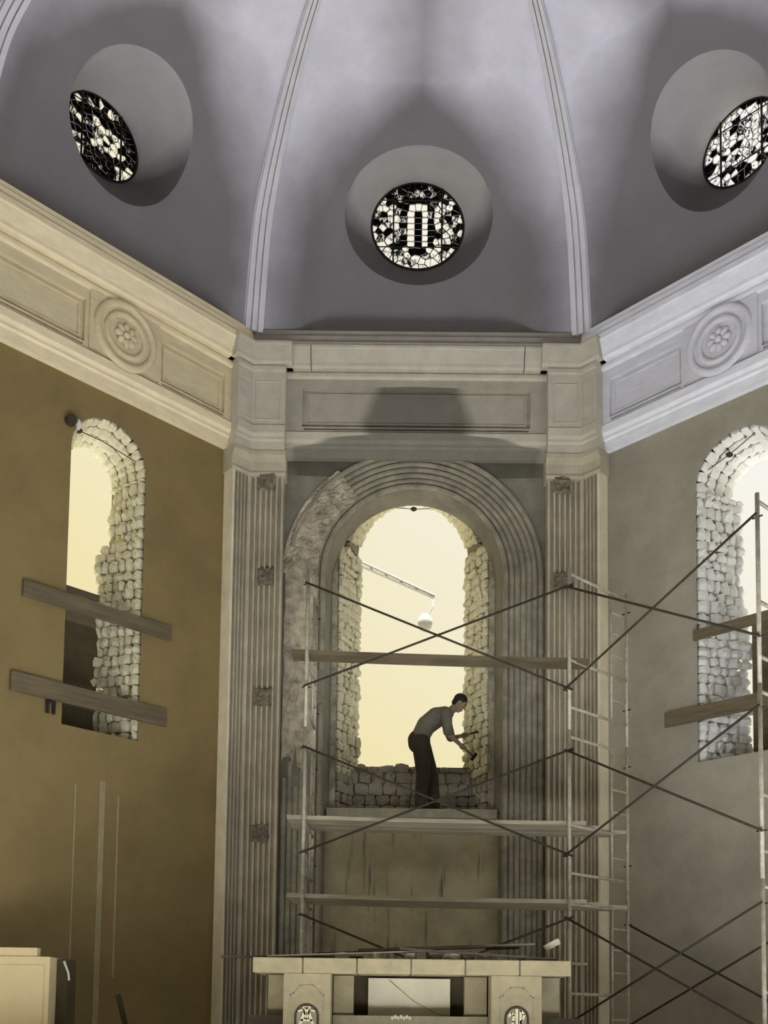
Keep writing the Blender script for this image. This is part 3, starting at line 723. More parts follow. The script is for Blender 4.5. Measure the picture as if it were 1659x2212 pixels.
# ------------------------------------------------------------------ round stained-glass windows
def clip(poly, p, q):                       # keep the side nearer to p
    mx, my = (p[0]+q[0])/2, (p[1]+q[1])/2; nx, ny = q[0]-p[0], q[1]-p[1]; o = []
    for i in range(len(poly)):
        a, b = poly[i], poly[(i+1) % len(poly)]
        da = (a[0]-mx)*nx+(a[1]-my)*ny; db = (b[0]-mx)*nx+(b[1]-my)*ny
        if da <= 0: o.append(a)
        if da*db < 0:
            f = da/(da-db); o.append((a[0]+(b[0]-a[0])*f, a[1]+(b[1]-a[1])*f))
    return o
def oculus(k, name, label, style):
    GZ, GR, GP = GZk.get(k, 12.62), GRk.get(k, .54), GPk.get(k, -.42)
    c = OC[k]; O, t, nn, _, _ = BAY[k]; rnd = random.Random(50+k*3)
    wn = thing(name, label, 'window', tuple(W(k, c, GZ-GR, GP)), kind='structure')
    NR = len(RIM[k]); rows = 6; vs = []; fs = []
    for j in range(rows+1):
        f = j/rows
        for i in range(NR):
            th = 2*pi*i/NR; g = W(k, c+GR*1.02*cos(th), GZ+GR*1.02*sin(th), GP); vs.append(RIM[k][i].lerp(g, f))
    for j in range(rows):
        for i in range(NR): fs.append((j*NR+i, j*NR+(i+1) % NR, (j+1)*NR+(i+1) % NR, (j+1)*NR+i))
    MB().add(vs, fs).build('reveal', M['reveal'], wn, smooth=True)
    # seeds of the glass pieces
    seeds = []
    def inr(x, y): return x*x+y*y < .93
    if style == 0:
        # pale draped arch round a dark standing figure
        for y in (-.42, -.28, -.14, 0, .14, .26): seeds.append((.02, y, 3))
        for x in (-.13, .0, .13): seeds.append((x, -.58, 3))
        for y in (-.42, -.28, -.14, 0, .14, .28): seeds += [(-.15, y, 4), (.165, y, 4), (-.315, y+.02, rnd.choice((1, 2, 2))), (.285, y-.02, rnd.choice((1, 2, 2)))]
        seeds += [(-.12, .42, 4), (.02, .44, 4), (.14, .42, 4), (-.27, .44, 2), (-.13, .60, 2), (.02, .62, 3), (.16, .60, 2), (.29, .42, 2)]
    nt_ = 150 if style == 0 else 110
    tries = 0
    while len(seeds) < nt_ and tries < 6000:
        tries += 1; x, y = rnd.uniform(-1, 1), rnd.uniform(-1, 1)
        if not inr(x, y) or min([(x-a)**2+(y-b)**2 for a, b, _ in seeds]+[9]) < .0125: continue
        if style == 0:
            q = rnd.random()
            g = (0 if q < .80 else 1) if y < -.5 else (0 if q < .45 else 1 if q < .66 else 2)
            if y > .72: g = 2 if q < .6 else 1
        elif style == -1:
            q = rnd.random(); g = 2 if q < .66 else 0 if q < .86 else 1
            if .1 < x < .55 and -.4 < y < .25: g = 0 if q < .75 else 2
            if y < -.6: g = 2 if q < .8 else 1
        else:
            q = rnd.random(); g = 0 if q < .6 else 1 if q < .75 else 2
        seeds.append((x, y, g))
    disc = [(cos(2*pi*i/40), sin(2*pi*i/40)) for i in range(40)]
    lead = MB(); P = lambda x, y, d=0: W(k, c+x*GR, GZ+y*GR, GP+d)
    for i, s in enumerate(seeds):
        cell = disc
        for j, q in enumerate(seeds):
            if j != i and (s[0]-q[0])**2+(s[1]-q[1])**2 < .5: cell = clip(cell, s, q)
            if len(cell) < 3: break
        if len(cell) < 3: continue
        cx_ = sum(p[0] for p in cell)/len(cell); cy_ = sum(p[1] for p in cell)/len(cell)
        ins = []
        for p in cell:
            L = math.hypot(p[0]-cx_, p[1]-cy_); f = max(.4, 1-.0085/max(L, .02)); ins.append((cx_+(p[0]-cx_)*f, cy_+(p[1]-cy_)*f))
        n = len(cell)
        m = MB(); m.add([P(x, y, 0) for x, y in ins]+[P(x, y, -.006) for x, y in ins], [tuple(range(n)), tuple(range(2*n-1, n-1, -1))]+[(i_, (i_+1) % n, n+(i_+1) % n, n+i_) for i_ in range(n)])
        m.build('pane', M['g%d' % s[2]], wn)
        lead.add([P(x, y, .006) for x, y in cell]+[P(x, y, .006) for x, y in ins], [(i_, (i_+1) % n, n+(i_+1) % n, n+i_) for i_ in range(n)])
        lead.add([P(x, y, -.009) for x, y in cell]+[P(x, y, -.009) for x, y in ins], [(i_, (i_+1) % n, n+(i_+1) % n, n+i_) for i_ in range(n)])
    lead.build('lead_came', M['lead'], wn)
    for x in (-.53, .53):
        h = math.sqrt(1-x*x); MB().tube([P(x, -h, .02), P(x, h, .02)], .014, 6).build('iron_bar', M['iron'], wn)
    for y in (-.50, .58):
        h = math.sqrt(1-y*y); MB().tube([P(-h, y, .02), P(h, y, .02)], .008, 6).build('iron_bar', M['iron'], wn)
    m = MB(); vs = []; fs = []
    for i in range(40):
        a = 2*pi*i/40
        for r, d in ((.985, .015), (1.06, .015), (1.06, -.03), (.985, -.03)): vs.append(P(r*cos(a), r*sin(a), d))
    for i in range(40):
        for j in range(4): fs.append((i*4+j, i*4+(j+1) % 4, ((i+1) % 40)*4+(j+1) % 4, ((i+1) % 40)*4+j))
    m.add(vs, fs).build('ring_frame', M['iron'], wn)
    return wn
oculus(0, 'window_4', 'round stained-glass window with a pale arch round a dark figure, above the back wall', 0)
oculus(-1, 'window_5', 'round stained-glass window, mostly dark glass, in the left dome panel', -1)
oculus(1, 'window_6', 'round stained-glass window of pale broken pattern in the right dome panel', 1)
oculus(-2, 'window_7', 'round stained-glass window past the left picture edge', 1)
oculus(2, 'window_8', 'round stained-glass window past the right picture edge', 1)

# ------------------------------------------------------------------ scaffold
FH = 1.98; LV = (.40, 2.38, 4.36)
def frame_at(P, Q, z0, label, first):
    """welded ladder frame: front post P, rear post Q (plan points)"""
    P, Q = Vector(P), Vector(Q); d = (Q-P); L = d.length; d.normalize()
    t = thing('scaffold_frame', label, 'scaffolding', (P.x, P.y, z0), 'scaffold frames')
    at = lambda f, h: Vector((P.x+d.x*L*f, P.y+d.y*L*f, z0+h))
    MB().tube([at(0, 0), at(0, FH)], .0225, 10).build('post', M['steel'], t, smooth=True)
    MB().tube([at(1, 0), at(1, FH)], .0225, 10).build('post', M['steel'], t, smooth=True)
    MB().tube([at(.72, .28), at(.72, 1.9)], .016, 8).build('ladder_upright', M['steel'], t, smooth=True)
    for h in (.28, .85, 1.90): MB().tube([at(0, h), at(1, h)], .019, 8).build('cross_bar', M['steel'], t, smooth=True)
    for h in (.55, 1.12, 1.40, 1.66): MB().tube([at(.72, h), at(1, h)], .013, 6).build('rung', M['steel'], t, smooth=True)
    for f in (0, 1):
        for h in (.48, 1.73):
            n = Vector((-d.y, d.x, 0)); MB().tube([at(f, h)-n*.055, at(f, h)+n*.055], .009, 6).build('pin', M['brace'], t)
        if first:
            m = MB(); m.tube([at(f, -.14), at(f, 0)], .016, 8); q = at(f, -.145); m.box(q.x-.07, q.x+.07, q.y-.07, q.y+.07, FZ, FZ+.012)
            m.build('screw_foot', M['brace'], t)
    return t
LP, LQ = (-1.315, 11.87), (-1.29, 12.95)
MP, MQ = (1.80, 11.87), (2.66, 12.65)
NP, NQ = (3.40, 10.10), (4.26, 10.88)
lv = ('bottom', 'middle', 'top')
for i, z0 in enumerate(LV):
    frame_at(LP, LQ, z0, lv[i]+' ladder frame of the scaffold leg beside the left pilaster', i == 0)
    frame_at(MP, MQ, z0, lv[i]+' ladder frame of the scaffold leg beside the right pilaster', i == 0)
    frame_at(NP, NQ, z0, lv[i]+' ladder frame of the scaffold leg at the right picture edge', i == 0)
def brace(P, Q, z0, label, off=.045):
    P, Q = Vector((P[0], P[1], 0)), Vector((Q[0], Q[1], 0)); d = (Q-P).normalized(); n = Vector((d.y, -d.x, 0))
    if n.y > 0: n = -n
    t = thing('cross_brace', label, 'scaffolding', tuple(P+n*off+Vector((0, 0, z0+.48))), 'scaffold cross braces')
    a, b = P-d*.03+n*off, Q+d*.03+n*off; up = Vector((0, 0, z0+1.73+.01)); lo = Vector((0, 0, z0+.48-.01)); nn = n*.026
    MB().tube([a+up, b+lo], .0135, 8).build('brace_bar', M['brace'], t, smooth=True)
    MB().tube([a+lo+nn, b+up+nn], .0135, 8).build('brace_bar', M['brace'], t, smooth=True)
    c = (a+b)/2+(up+lo)/2; MB().tube([c-n*.02, c+n*.045], .012, 8).build('rivet', M['brace'], t)
for i, z0 in enumerate(LV):
    brace(LP, MP, z0, ['crossed dark brace bars partly hidden by the altar', 'crossed dark brace bars meeting at the feet of the bending person', 'crossed dark brace bars in front of the bright central opening'][i])
    brace(MP, NP, z0, ['lowest crossed brace bars in front of the right wall, thicker pair', 'middle crossed brace bars in front of the right wall', 'topmost crossed brace bars in front of the right window'][i])
brace(MQ, NQ, LV[0], 'thinner crossed brace bars low down behind the others by the right wall', -.045)

def plank(x0, x1, yc, z, wd, th, label, mt, tilt=0, rz=0, name='plank', cat='plank', group=None):
    m = MB(); hx = (x1-x0)/2; n = 12
    def shape(u, s, v):
        x = -hx+2*hx*u; return (x, s*wd/2, v*th/2-.012*(1-(2*u-1)**2)+tilt*x)
    vs = []; fs = []
    for i in range(n+1):
        for s, v in ((-1, -1), (1, -1), (1, 1), (-1, 1)): vs.append(shape(i/n, s, v))
    for i in range(n):
        for j in range(4): fs.append((i*4+j, i*4+(j+1) % 4, i*4+4+(j+1) % 4, i*4+4+j))
    fs += [(3, 2, 1, 0), (n*4, n*4+1, n*4+2, n*4+3)]
    o = m.add(vs, fs).build(name, mt); o.location = ((x0+x1)/2, yc, z); o.rotation_euler[2] = rz
    return tag(o, label, cat, group)
for i, y in enumerate((12.02, 12.30, 12.58)):
    plank(-1.52, 2.0+.3*i, y, LV[1]+.85+.045, .24, .045, ['front plank of the upper scaffold platform below the person', 'middle plank of the upper scaffold platform', 'rear plank of the upper scaffold platform'][i], M['board'], -.010, group='upper platform planks')
    plank(-1.50, 2.0+.3*i, y-.02, LV[0]+1.90+.045, .24, .05, ['front plank of the lower scaffold platform just above the altar', 'middle plank of the lower scaffold platform', 'rear plank of the lower scaffold platform'][i], M['board'], -.010, group='lower platform planks')
plank(-1.50, 2.05, 12.06, LV[2]+.85+.05, .25, .055, 'single plank laid across the scaffold in front of the central opening', M['board_d'], -.02)

# ------------------------------------------------------------------ altar
AY = 9.6
altar = thing('altar', 'stone altar table of jointed blocks on two carved legs', 'altar', (-.08, AY, FZ))
joints = [-1.585, -1.11, -.60, -.09, .42, .93, 1.416]
for a, b in zip(joints, joints[1:]):
    m = MB(); g = .006
    m.box(a+g, b-g, AY, AY+.85, 1.368, 1.512); o = m.build('top_block', M['altar'], altar)
    bv = o.modifiers.new('b', 'BEVEL'); bv.width = .008; bv.segments = 2
m = MB(); m.box(-1.57, 1.40, AY+.02, AY+.84, 1.375, 1.505); m.build('joint_fill', M['mortar'], altar)
def altar_leg(x0, x1, mono):
    c = (x0+x1)/2
    m = MB(); m.box(x0, x1, AY+.03, AY+.33, FZ, 1.368); lg = m.build('leg', M['altar'], altar)
    bv = lg.modifiers.new('b', 'BEVEL'); bv.width = .006
    # incised cartouche line
    hw = .155; zt = 1.25
    pts = [(c-hw, .5), (c-hw, zt-.09), (c-hw+.03, zt-.075), (c-.06, zt), (c+.06, zt), (c+hw-.03, zt-.075), (c+hw, zt-.09), (c+hw, .5)]
    m = MB()
    for (a, b), (c_, d) in zip(pts, pts[1:]):
        v = Vector((c_-a, 0, d-b)); L = v.length; v.normalize()
        m.obox(((a+c_)/2, AY+.03, (b+d)/2), v, (0, 1, 0), (-v.z, 0, v.x), L/2+.004, .006, .006)
    m.build('incised_line', M['altar_d'], lg)
    # sunk arched medallion with raised monogram
    R = .105; zc = .965; nseg = 20
    m = MB(); m.poly([[(c-R, .60), (c+R, .60)]+[(c+R*cos(pi*i/nseg), zc+R*sin(pi*i/nseg)) for i in range(nseg+1)]], lambda a, b: (a, AY+.026, b)); md = m.build('medallion', M['altar_d'], lg)
    m = MB(); m.tube([(c-R, AY+.025, .60)]+[(c-R*cos(pi*i/nseg), AY+.025, zc+R*sin(pi*i/nseg)) for i in range(nseg+1)]+[(c+R, AY+.025, .60)], .012, 6); m.build('medallion_border', M['dark'], md)
    m = MB()
    def stroke(pts, wd=.013):
        for (a, b), (c_, d) in zip(pts, pts[1:]):
            v = Vector((c_-a, 0, d-b)); L = v.length; v.normalize()
            m.obox((c+(a+c_)/2, AY+.018, zc+(b+d)/2), v, (0, 1, 0), (-v.z, 0, v.x), L/2+.005, .011, wd)
    if mono == 'AM':
        stroke([(-.075, -.12), (-.005, .075)]); stroke([(.005, .075), (.075, -.12)]); stroke([(-.05, -.04), (.05, -.04)], .009)
        stroke([(-.075, .045), (-.03, .06), (0, -.03), (.03, .06), (.075, .045)], .008); stroke([(-.03, .08), (.03, .08)], .01)
    else:
        stroke([(0, -.2), (0, .085)], .012)
        stroke([(-.075, .02), (-.05, .055), (-.025, .03), (-.035, -.03), (-.06, -.2)], .011)
        stroke([(.035, -.2), (.035, .075)], .01); stroke([(.035, .075), (.07, .04), (.055, -.02), (.035, -.03), (.08, -.2)], .010)
    m.build('monogram', M['relief'], md)
altar_leg(-1.29, -.842, 'AM'); altar_leg(.665, 1.142, 'IHS')
for x0, x1, mt in ((-1.47, -1.30, 'altar'), (-.835, -.64, 'altar'), (.44, .655, 'altar'), (1.15, 1.36, 'altar_d')):
    m = MB(); m.box(x0, x1, AY+.36, AY+.50, FZ, 1.36); m.build('back_pier', M[mt], altar)
m = MB(); m.box(-1.50, 1.36, AY+.62, AY+.72, FZ, 1.36); m.build('back_slab', M['darkbox'], altar)
m = MB(); m.box(-.835, .66, AY+.30, AY+.52, FZ, .975); m.build('plinth', M['altar_d'], altar)
m = MB(); m.box(-1.64, -1.30, AY+.20, AY+.52, FZ, .968); m.box(1.15, 1.55, AY+.20, AY+.52, FZ, .968); m.build('side_step', M['dark'], altar)
m = MB()
for i in range(7): m.ball((-.26+i*.028, AY+.30, .955+.012*(i % 2)), .016, .014, .02, 8, 6)
m.build('carved_ornament', M['relief'], altar)
# pale panel standing between the legs
m = MB(); m.box(-.50, .31, AY+.54, AY+.57, .976, 1.345)
pp = tag(m.build('pale_board', M['palecloth']), 'pale board standing upright under the altar top between the legs', 'board')
m = MB(); m.tube([(-.30, AY+.535, 1.33), (-.05, AY+.535, 1.12), (.18, AY+.535, 1.0), (.29, AY+.535, .985)], .004, 5)
tag(m.build('cord', M['altar_d']), 'thin cord hanging in a curve across the pale board under the altar', 'cord')
# loose laths and rubble on the altar
def lath(p, q, wd, th, label, mt):
    p, q = Vector(p), Vector(q); v = q-p; L = v.length; v.normalize(); s = v.cross(Vector((0, 0, 1))).normalized(); u = s.cross(v)
    m = MB(); c = (p+q)/2; m.obox((0, 0, 0), v, s, u, L/2, wd/2, th/2)
    o = m.build('lath', mt); o.location = c; return tag(o, label, 'lath', 'loose laths on the altar')
TZ = 1.512
lath((-1.45, 9.66, TZ+.012), (.62, 9.82, TZ+.110), .05, .016, 'long pale lath lying along the altar top from its left end', M['board'])
lath((-1.93, 9.95, TZ+.018), (-.55, 10.02, TZ+.03), .07, .022, 'dark lath sticking out past the left end of the altar', M['dark'])
lath((-1.0, 9.84, TZ+.050), (.95, 9.90, TZ+.135), .09, .022, 'dark long lath across the middle of the altar top', M['dark'])
lath((-.2, 9.68, TZ+.100), (1.28, 9.66, TZ+.012), .06, .020, 'dark lath sloping down toward the right end of the altar', M['dark'])
lath((-.6, 9.86, TZ+.095), (1.1, 9.80, TZ+.165), .05, .018, 'brown lath on top of the heap on the altar', M['board_d'])
lath((1.1, 10.2, TZ-.03+.045), (1.66, 10.1, TZ-.005), .06, .025, 'short board sticking out past the right end of the altar', M['board_d'])
for i in range(9):
    x = [-.75, -.42, -.1, .12, .3, .46, .62, .78, .95][i]; o = bpy.data.objects.new('rubble_lump', (SM if i % 3 == 1 else SM2)[i % 8]); COL.objects.link(o)
    s_ = [.10, .12, .11, .13, .12, .10, .12, .11, .09][i]; o.location = (x, 9.74+.05*(i % 2), TZ+s_*.26); o.scale = (s_*1.3, s_, s_*.62); o.rotation_euler = (0, 0, i*.7)
    tag(o, ['first rubble lump from the left behind the laths on the altar', 'second rubble lump from the left on the altar', 'third rubble lump from the left on the altar', 'fourth rubble lump from the left on the altar', 'middle rubble lump of the nine on the altar', 'fourth rubble lump from the right on the altar', 'third rubble lump from the right on the altar', 'second rubble lump from the right on the altar', 'last rubble lump on the right of the altar'][i], 'rubble', 'rubble lumps on the altar')
m = MB(); m.obox((0, 0, 0), (cos(.5), 0, sin(.5)), (0, 1, 0), (-sin(.5), 0, cos(.5)), .075, .04, .03); m.tube([(-.05, 0, -.05), (-.02, 0, -.155)], .01, 6)
o = m.build('brush', M['board']); o.location = (1.27, 9.85, TZ+.165); tag(o, 'small pale brush leaning up at the right end of the altar', 'brush')

# ------------------------------------------------------------------ things by the left edge
cab = thing('cabinet', 'pale tall cabinet with a stepped top at the lower left edge', 'cabinet', (-4.1, 10.7, FZ))
m = MB(); m.box(-4.75, -3.785, 10.5, 11.0, FZ, 1.535); m.build('body', M['pale'], cab)
m = MB(); m.box(-4.75, -3.925, 10.52, 10.62, 1.535, 1.628); m.build('raised_back', M['pale'], cab)
m = MB(); m.box(-4.70, -3.84, 10.493, 10.5, .5, 1.45); m.build('front_sheet', M['pale'], cab)
m = MB(); m.box(-3.775, -3.67, 10.72, 11.02, FZ, 1.525); tag(m.build('plank', M['darkbox']), 'dark upright board beside the pale cabinet at lower left', 'plank')
m = MB(); m.tube([(-3.70, 10.69, 1.50), (-3.65, 10.69, 1.38), (-3.64, 10.69, 1.30)], .012, 6)
tag(m.build('hook', M['bulb']), 'thin pale hook hanging on the dark upright board at lower left', 'hook')
m = MB(); m.tube([(-3.21, 11, 1.16), (-3.19, 11, 1.12), (-3.16, 11, 1.0), (-3.12, 11, .86), (-3.02, 11, .72), (-2.96, 11, .55), (-2.95, 11, FZ)], .03, 8)
tag(m.build('bent_pipe', M['dark'], smooth=True), 'dark bent pipe standing on the floor below the left wall', 'pipe')
for i, (s, z0, z1, wd, lab) in enumerate(((.335, .6, 3.85, .075, 'broad pale vertical strip on the left wall below the window'), (-.03, 1.2, 3.75, .02, 'thin pale vertical line on the left wall, nearer the picture edge'), (.56, 1.4, 3.7, .025, 'thin pale vertical line on the left wall, nearer the pilaster'))):
    m = MB(); m.poly([[(s-wd/2, z0), (s+wd/2, z0), (s+wd/2, z1), (s-wd/2, z1)]], lambda a, b: W(-1, a, b, .012))
    for e in (s-wd/2, s+wd/2): m.add([W(-1, e, z0, 0), W(-1, e, z1, 0), W(-1, e, z1, .012), W(-1, e, z0, .012)], [(0, 1, 2, 3)])
    m.add([W(-1, s-wd/2, z1, 0), W(-1, s+wd/2, z1, 0), W(-1, s+wd/2, z1, .012), W(-1, s-wd/2, z1, .012)], [(0, 1, 2, 3)])
    tag(m.build('plaster_strip', M['ghost']), lab, 'plaster strip', 'pale strips on the left wall')
# small fittings
fx = thing('wall_fitting', 'small dark round fitting with a white tip above the left window', 'fitting', tuple(W(-1, -.28, 8.27)))
MB().tube([W(-1, -.28, 8.27, 0), W(-1, -.28, 8.27, .09)], .065, 14).build('socket', M['dark'], fx)
MB().ball(W(-1, -.19, 8.24, .07), .035, .035, .07, 10, 8).build('tip', M['bulb'], fx)
fb = thing('wall_bracket', 'small dark iron bracket under the lower plank by the left window', 'bracket', tuple(W(-1, -.40, 4.62)))
for s in (-.44, -.36): MB().tube([W(-1, s, 4.70, .03), W(-1, s, 4.55, .03)], .022, 8).build('prong', M['iron'], fb)
MB().tube([W(-1, -.46, 4.69, .03), W(-1, -.34, 4.69, .03)], .018, 8).build('crosspiece', M['iron'], fb)
# cords strung across the heads of the openings
def cord(pts, knot, label):
    t = thing('strung_cord', label, 'cord', tuple(pts[0]))
    MB().tube(pts, .006, 5).build('line', M['dark'], t)
    MB().ball(knot, .05, .03, .035, 8, 6).build('knot', M['dark'], t)
cord([Vector((-.62, 14.99, 8.55)), Vector((-.3, 14.99, 8.64)), Vector((-.02, 14.99, 8.62)), Vector((.3, 14.99, 8.63)), Vector((.62, 14.99, 8.53))], Vector((.0, 14.99, 8.62)), 'thin cord with a knot strung across the head of the central opening')
cord([W(1, -.60, 8.12, -.1), W(1, -.28, 8.22, -.1), W(1, .12, 8.40, -.1)], W(1, -.31, 8.21, -.1), 'thin cord with a knot across the head of the right window')
cord([W(-1, -.20, 8.24, -.05), W(-1, .2, 8.24, -.05), W(-1, .70, 8.16, -.05)], W(-1, -.12, 8.24, -.05), 'thin cord strung across the head of the left window')
# hoist outside the central opening
ht = thing('hoist_arm', 'faint pale arm slanting across the bright sky in the central opening', 'hoist', (-.9, 17.5, 8.9))
for d in (0, -.10): MB().tube([(-1.9, 17.5, 9.40+d), (.43, 17.5, 8.33+d*.5)], .022, 8).build('rail', M['outside'], ht)
for i in range(9):
    f = i/8; x = -1.8+2.15*f; z = 9.355-1.0*f
    MB().tube([(x, 17.5, z), (x+.09, 17.5, z-.13+.04*f)], .012, 6).build('lacing', M['outside'], ht)
m = MB(); m.ball((.27, 17.4, 7.8), .13, .06, .17, 10, 8); m.build('pulley', M['outside'], ht, smooth=True)
MB().tube([(.43, 17.5, 8.33), (.40, 17.45, 8.1), (.30, 17.4, 7.9)], .012, 6).build('rope', M['outside'], ht)
MB().tube([(-1.9, 17.5, -.65), (-1.9, 17.5, 9.5)], .06, 10).build('mast', M['outside'], ht)

# ------------------------------------------------------------------ the person bending in the opening
def bake(m, name, mt, parent, vox, sm=6, smooth=True):
    o = m.build(name, mt, None, smooth=True, fix=False)
    r = o.modifiers.new('r', 'REMESH'); r.mode = 'VOXEL'; r.voxel_size = vox; r.use_smooth_shade = True
    s = o.modifiers.new('s', 'SMOOTH'); s.factor = .5; s.iterations = sm
    bpy.context.view_layer.update()
    dg = bpy.context.evaluated_depsgraph_get(); me = bpy.data.meshes.new_from_object(o.evaluated_get(dg))
    o.modifiers.clear(); old = o.data; o.data = me; bpy.data.meshes.remove(old)
    me.name = name
    me.materials.clear(); me.materials.append(mt); me.polygons.foreach_set('use_smooth', [True]*len(me.polygons))
    o.parent = parent; o.matrix_parent_inverse = Matrix.Translation(parent.location).inverted()
    return o
def limb(m, pts, n=14):                     # pts: (x,y,z,r) tapered chain with round joints
    for a, b in zip(pts, pts[1:]):
        A_, B_ = Vector(a[:3]), Vector(b[:3]); k = 6
        m.tube([A_.lerp(B_, i/k) for i in range(k+1)], [a[3]+(b[3]-a[3])*i/k for i in range(k+1)], n)
    for p in pts: m.ball(p[:3], p[3], nu=n)
PYc = 14.42
person = thing('person', 'person in grey shirt and dark trousers bending with tools at the right jamb', 'person', (.2, PYc, LEDGE))
hipL, hipR = (.11, PYc-.09, 4.86), (.13, PYc+.09, 4.86)
legA = [hipL+(.105,), (.165, PYc-.11, 4.40, .075), (.115, PYc-.12, 3.97, .05)]
legB = [hipR+(.105,), (.285, PYc+.10, 4.42, .075), (.315, PYc+.09, 3.97, .05)]
spine = [(.10, 4.92, .135), (.20, 5.12, .145), (.34, 5.235, .15), (.46, 5.275, .125)]
shN, shF = (.475, PYc-.19, 5.24), (.49, PYc+.19, 5.25)
elN, wrN = (.50, PYc-.21, 4.955), (.675, PYc-.06, 4.845)
elF, wrF = (.575, PYc+.27, 5.01), (.70, PYc+.17, 5.02)
neck = [(.53, PYc, 5.32, .062), (.60, PYc, 5.385, .058)]
head = Vector((.675, PYc-.01, 5.45))
m = MB()
limb(m, legA); limb(m, legB)
for x, z, r in spine: m.ball((x, PYc, z), r*.8, r*1.05, r*.8)
limb(m, [(a[0], PYc, a[1], a[2]*.75) for a in spine]); limb(m, [(.46, PYc, 5.275, .09)]+neck)
limb(m, [shN+(.062,), elN+(.043,), wrN+(.029,)]); limb(m, [shF+(.062,), elF+(.043,), wrF+(.029,)])
fd = Vector((.76, 0, -.65)).normalized(); ud = Vector((.65, 0, .76)).normalized(); sd = Vector((0, 1, 0))
HR = Matrix((fd, sd, ud)).transposed()
hp = lambda f, s, u: head+fd*f+sd*s+ud*u
m.ball(head+ud*.025, .098, .076, .105, 18, 12, HR)                 # skull
m.ball(hp(.035, 0, -.055), .062, .056, .07, 14, 10, HR)            # jaw
m.ball(hp(.062, 0, -.105), .024, .022, .018, 10, 8, HR)            # chin
limb(m, [tuple(hp(.088, 0, .025))+(.011,), tuple(hp(.118, 0, -.02))+(.016,)], 8)     # nose
for s in (-1, 1):
    m.ball(hp(.0, s*.078, -.005), .022, .010, .034, 8, 6, HR)      # ears
    m.ball(hp(.083, s*.034, .045), .022, .026, .010, 8, 6, HR)     # brow
m.ball(hp(.095, 0, -.062), .012, .026, .012, 8, 6, HR)             # lips
def hand(m, wr, d, palmn, curl, thumbside):
    """palm along d from the wrist, four fingers curling toward palmn, thumb from the side"""
    wr, d, pn = Vector(wr), Vector(d).normalized(), Vector(palmn); pn = (pn-d*pn.dot(d)).normalized(); sd_ = d.cross(pn)*thumbside
    limb(m, [tuple(wr)+(.028,), tuple(wr+d*.03)+(.03,)], 10)
    R = Matrix((d, sd_, pn)).transposed()
    if R.determinant() < 0: R = Matrix((d, -sd_, pn)).transposed()
    m.ball(wr+d*.06, .05, .042, .02, 12, 8, R)
    for i, (o, L) in enumerate(((.030, .072), (.010, .080), (-.010, .074), (-.029, .058))):
        p0 = wr+d*.085+sd_*o; th = curl; p1 = p0+(d*cos(th*.5)+pn*sin(th*.5))*L*.45; p2 = p1+(d*cos(th*1.3)+pn*sin(th*1.3))*L*.32; p3 = p2+(d*cos(th*2)+pn*sin(th*2))*L*.25
        limb(m, [tuple(p0)+(.0105,), tuple(p1)+(.0095,), tuple(p2)+(.009,), tuple(p3)+(.008,)], 8)
    t0 = wr+d*.035+sd_*.035; t1 = t0+(d*.6+sd_*.6+pn*.4).normalized()*.04; t2 = t1+(d*.7+pn*.7).normalized()*.032
    limb(m, [tuple(t0)+(.014,), tuple(t1)+(.011,), tuple(t2)+(.009,)], 8)
dN = Vector((.075, .06, -.06)); dF = Vector((.08, -.02, .015))
hand(m, wrN, dN, (0.2, .9, .6), 1.0, 1); hand(m, wrF, dF, (.1, -.9, -.2), 1.0, 1)
body = bake(m, 'body', M['skin'], person, .0075, 3)
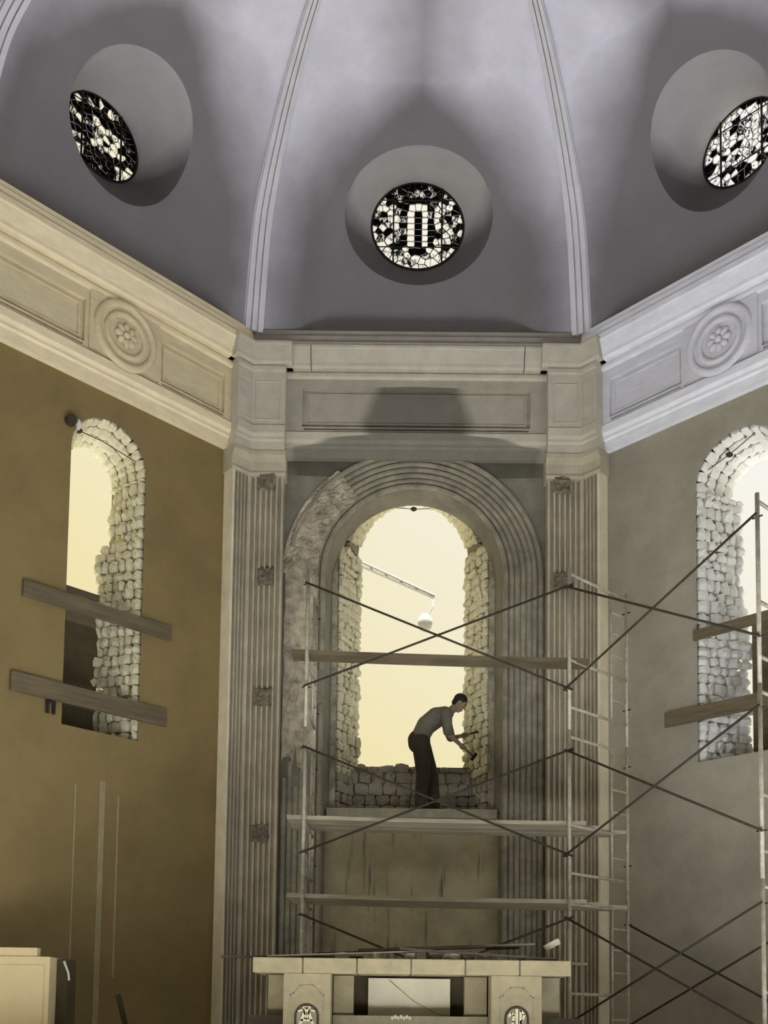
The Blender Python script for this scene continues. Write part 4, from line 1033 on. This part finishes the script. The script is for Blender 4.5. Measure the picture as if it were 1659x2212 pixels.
# eyes
for s in (-1, 1): MB().ball(hp(.090, s*.034, .022), .011, .013, .009, 10, 8, HR).build('eye', M['hair'], body, smooth=True)
m = MB(); m.ball(head+ud*.045-fd*.018, .106, .086, .098, 18, 12, HR); m.ball(hp(-.055, 0, -.02), .055, .07, .065, 12, 8, HR)
bake(m, 'hair', M['hair'], body, .009, 3)
m = MB()
for x, z, r in spine: m.ball((x, PYc, z), r*.98, r*1.28, r*.98)
limb(m, [(a[0], PYc, a[1], a[2]*.97) for a in spine]); limb(m, [(a[0], PYc-.06, a[1], a[2]*.9) for a in spine]); limb(m, [(a[0], PYc+.06, a[1], a[2]*.9) for a in spine])
for sh, el in ((shN, elN), (shF, elF)):
    e = Vector(sh).lerp(Vector(el), .93); limb(m, [sh+(.085,), tuple(e)+(.068,)])
m.tube([(.50, PYc, 5.29), (.555, PYc, 5.335)], [.085, .072], 14)
bake(m, 'shirt', M['shirt'], body, .012, 4)
m = MB()
for lg in (legA, legB):
    limb(m, [(lg[0][0]+.01, lg[0][1], lg[0][2], .132), (lg[1][0], lg[1][1], lg[1][2], .105), (lg[2][0]+.01, lg[2][1], lg[2][2]+.02, .088)])
m.ball((.10, PYc, 4.91), .165, .185, .15); m.ball((.075, PYc, 4.86), .135, .17, .14)
bake(m, 'trousers', M['trouser'], body, .012, 4)
for lg in (legA, legB):
    a = lg[2]; m = MB(); m.ball((a[0]+.01, a[1], LEDGE+.055), .065, .045, .055); limb(m, [(a[0], a[1], LEDGE+.05, .048), (a[0]+.10, a[1]+.02, LEDGE+.04, .042), (a[0]+.17, a[1]+.03, LEDGE+.036, .036)]); limb(m, [(a[0], a[1], LEDGE+.05, .05), (a[0], a[1], LEDGE+.14, .055)])
    bake(m, 'boot', M['shoe'], body, .01, 3)
# tools
hF = Vector(wrF)+dF.normalized()*.105+Vector((0, -.03, -.01)); tip = Vector((.965, 14.64, 5.10))
v = (tip-hF).normalized()
ch = thing('chisel', 'dark chisel held against the right jamb by the bending person', 'chisel', tuple(hF))
MB().tube([hF-v*.10, hF+v*.05], .016, 8).build('handle', M['board_d'], ch, smooth=True)
MB().tube([hF+v*.05, tip-v*.05, tip], [.011, .011, .016], 8).build('blade', M['iron'], ch, smooth=True)
hN = Vector(wrN)+dN.normalized()*.10+Vector((.0, .03, .02)); hv = Vector((.75, .35, -.55)).normalized()
hm = thing('hammer', 'dark hammer in the lower hand of the bending person', 'hammer', tuple(hN))
MB().tube([hN-hv*.10, hN+hv*.20], .013, 8).build('handle', M['board_d'], hm, smooth=True)
e = hN+hv*.20; side = hv.cross(Vector((0, 1, 0))).normalized()
MB().obox(e, side, hv, side.cross(hv), .06, .022, .022).build('head', M['iron'], hm)
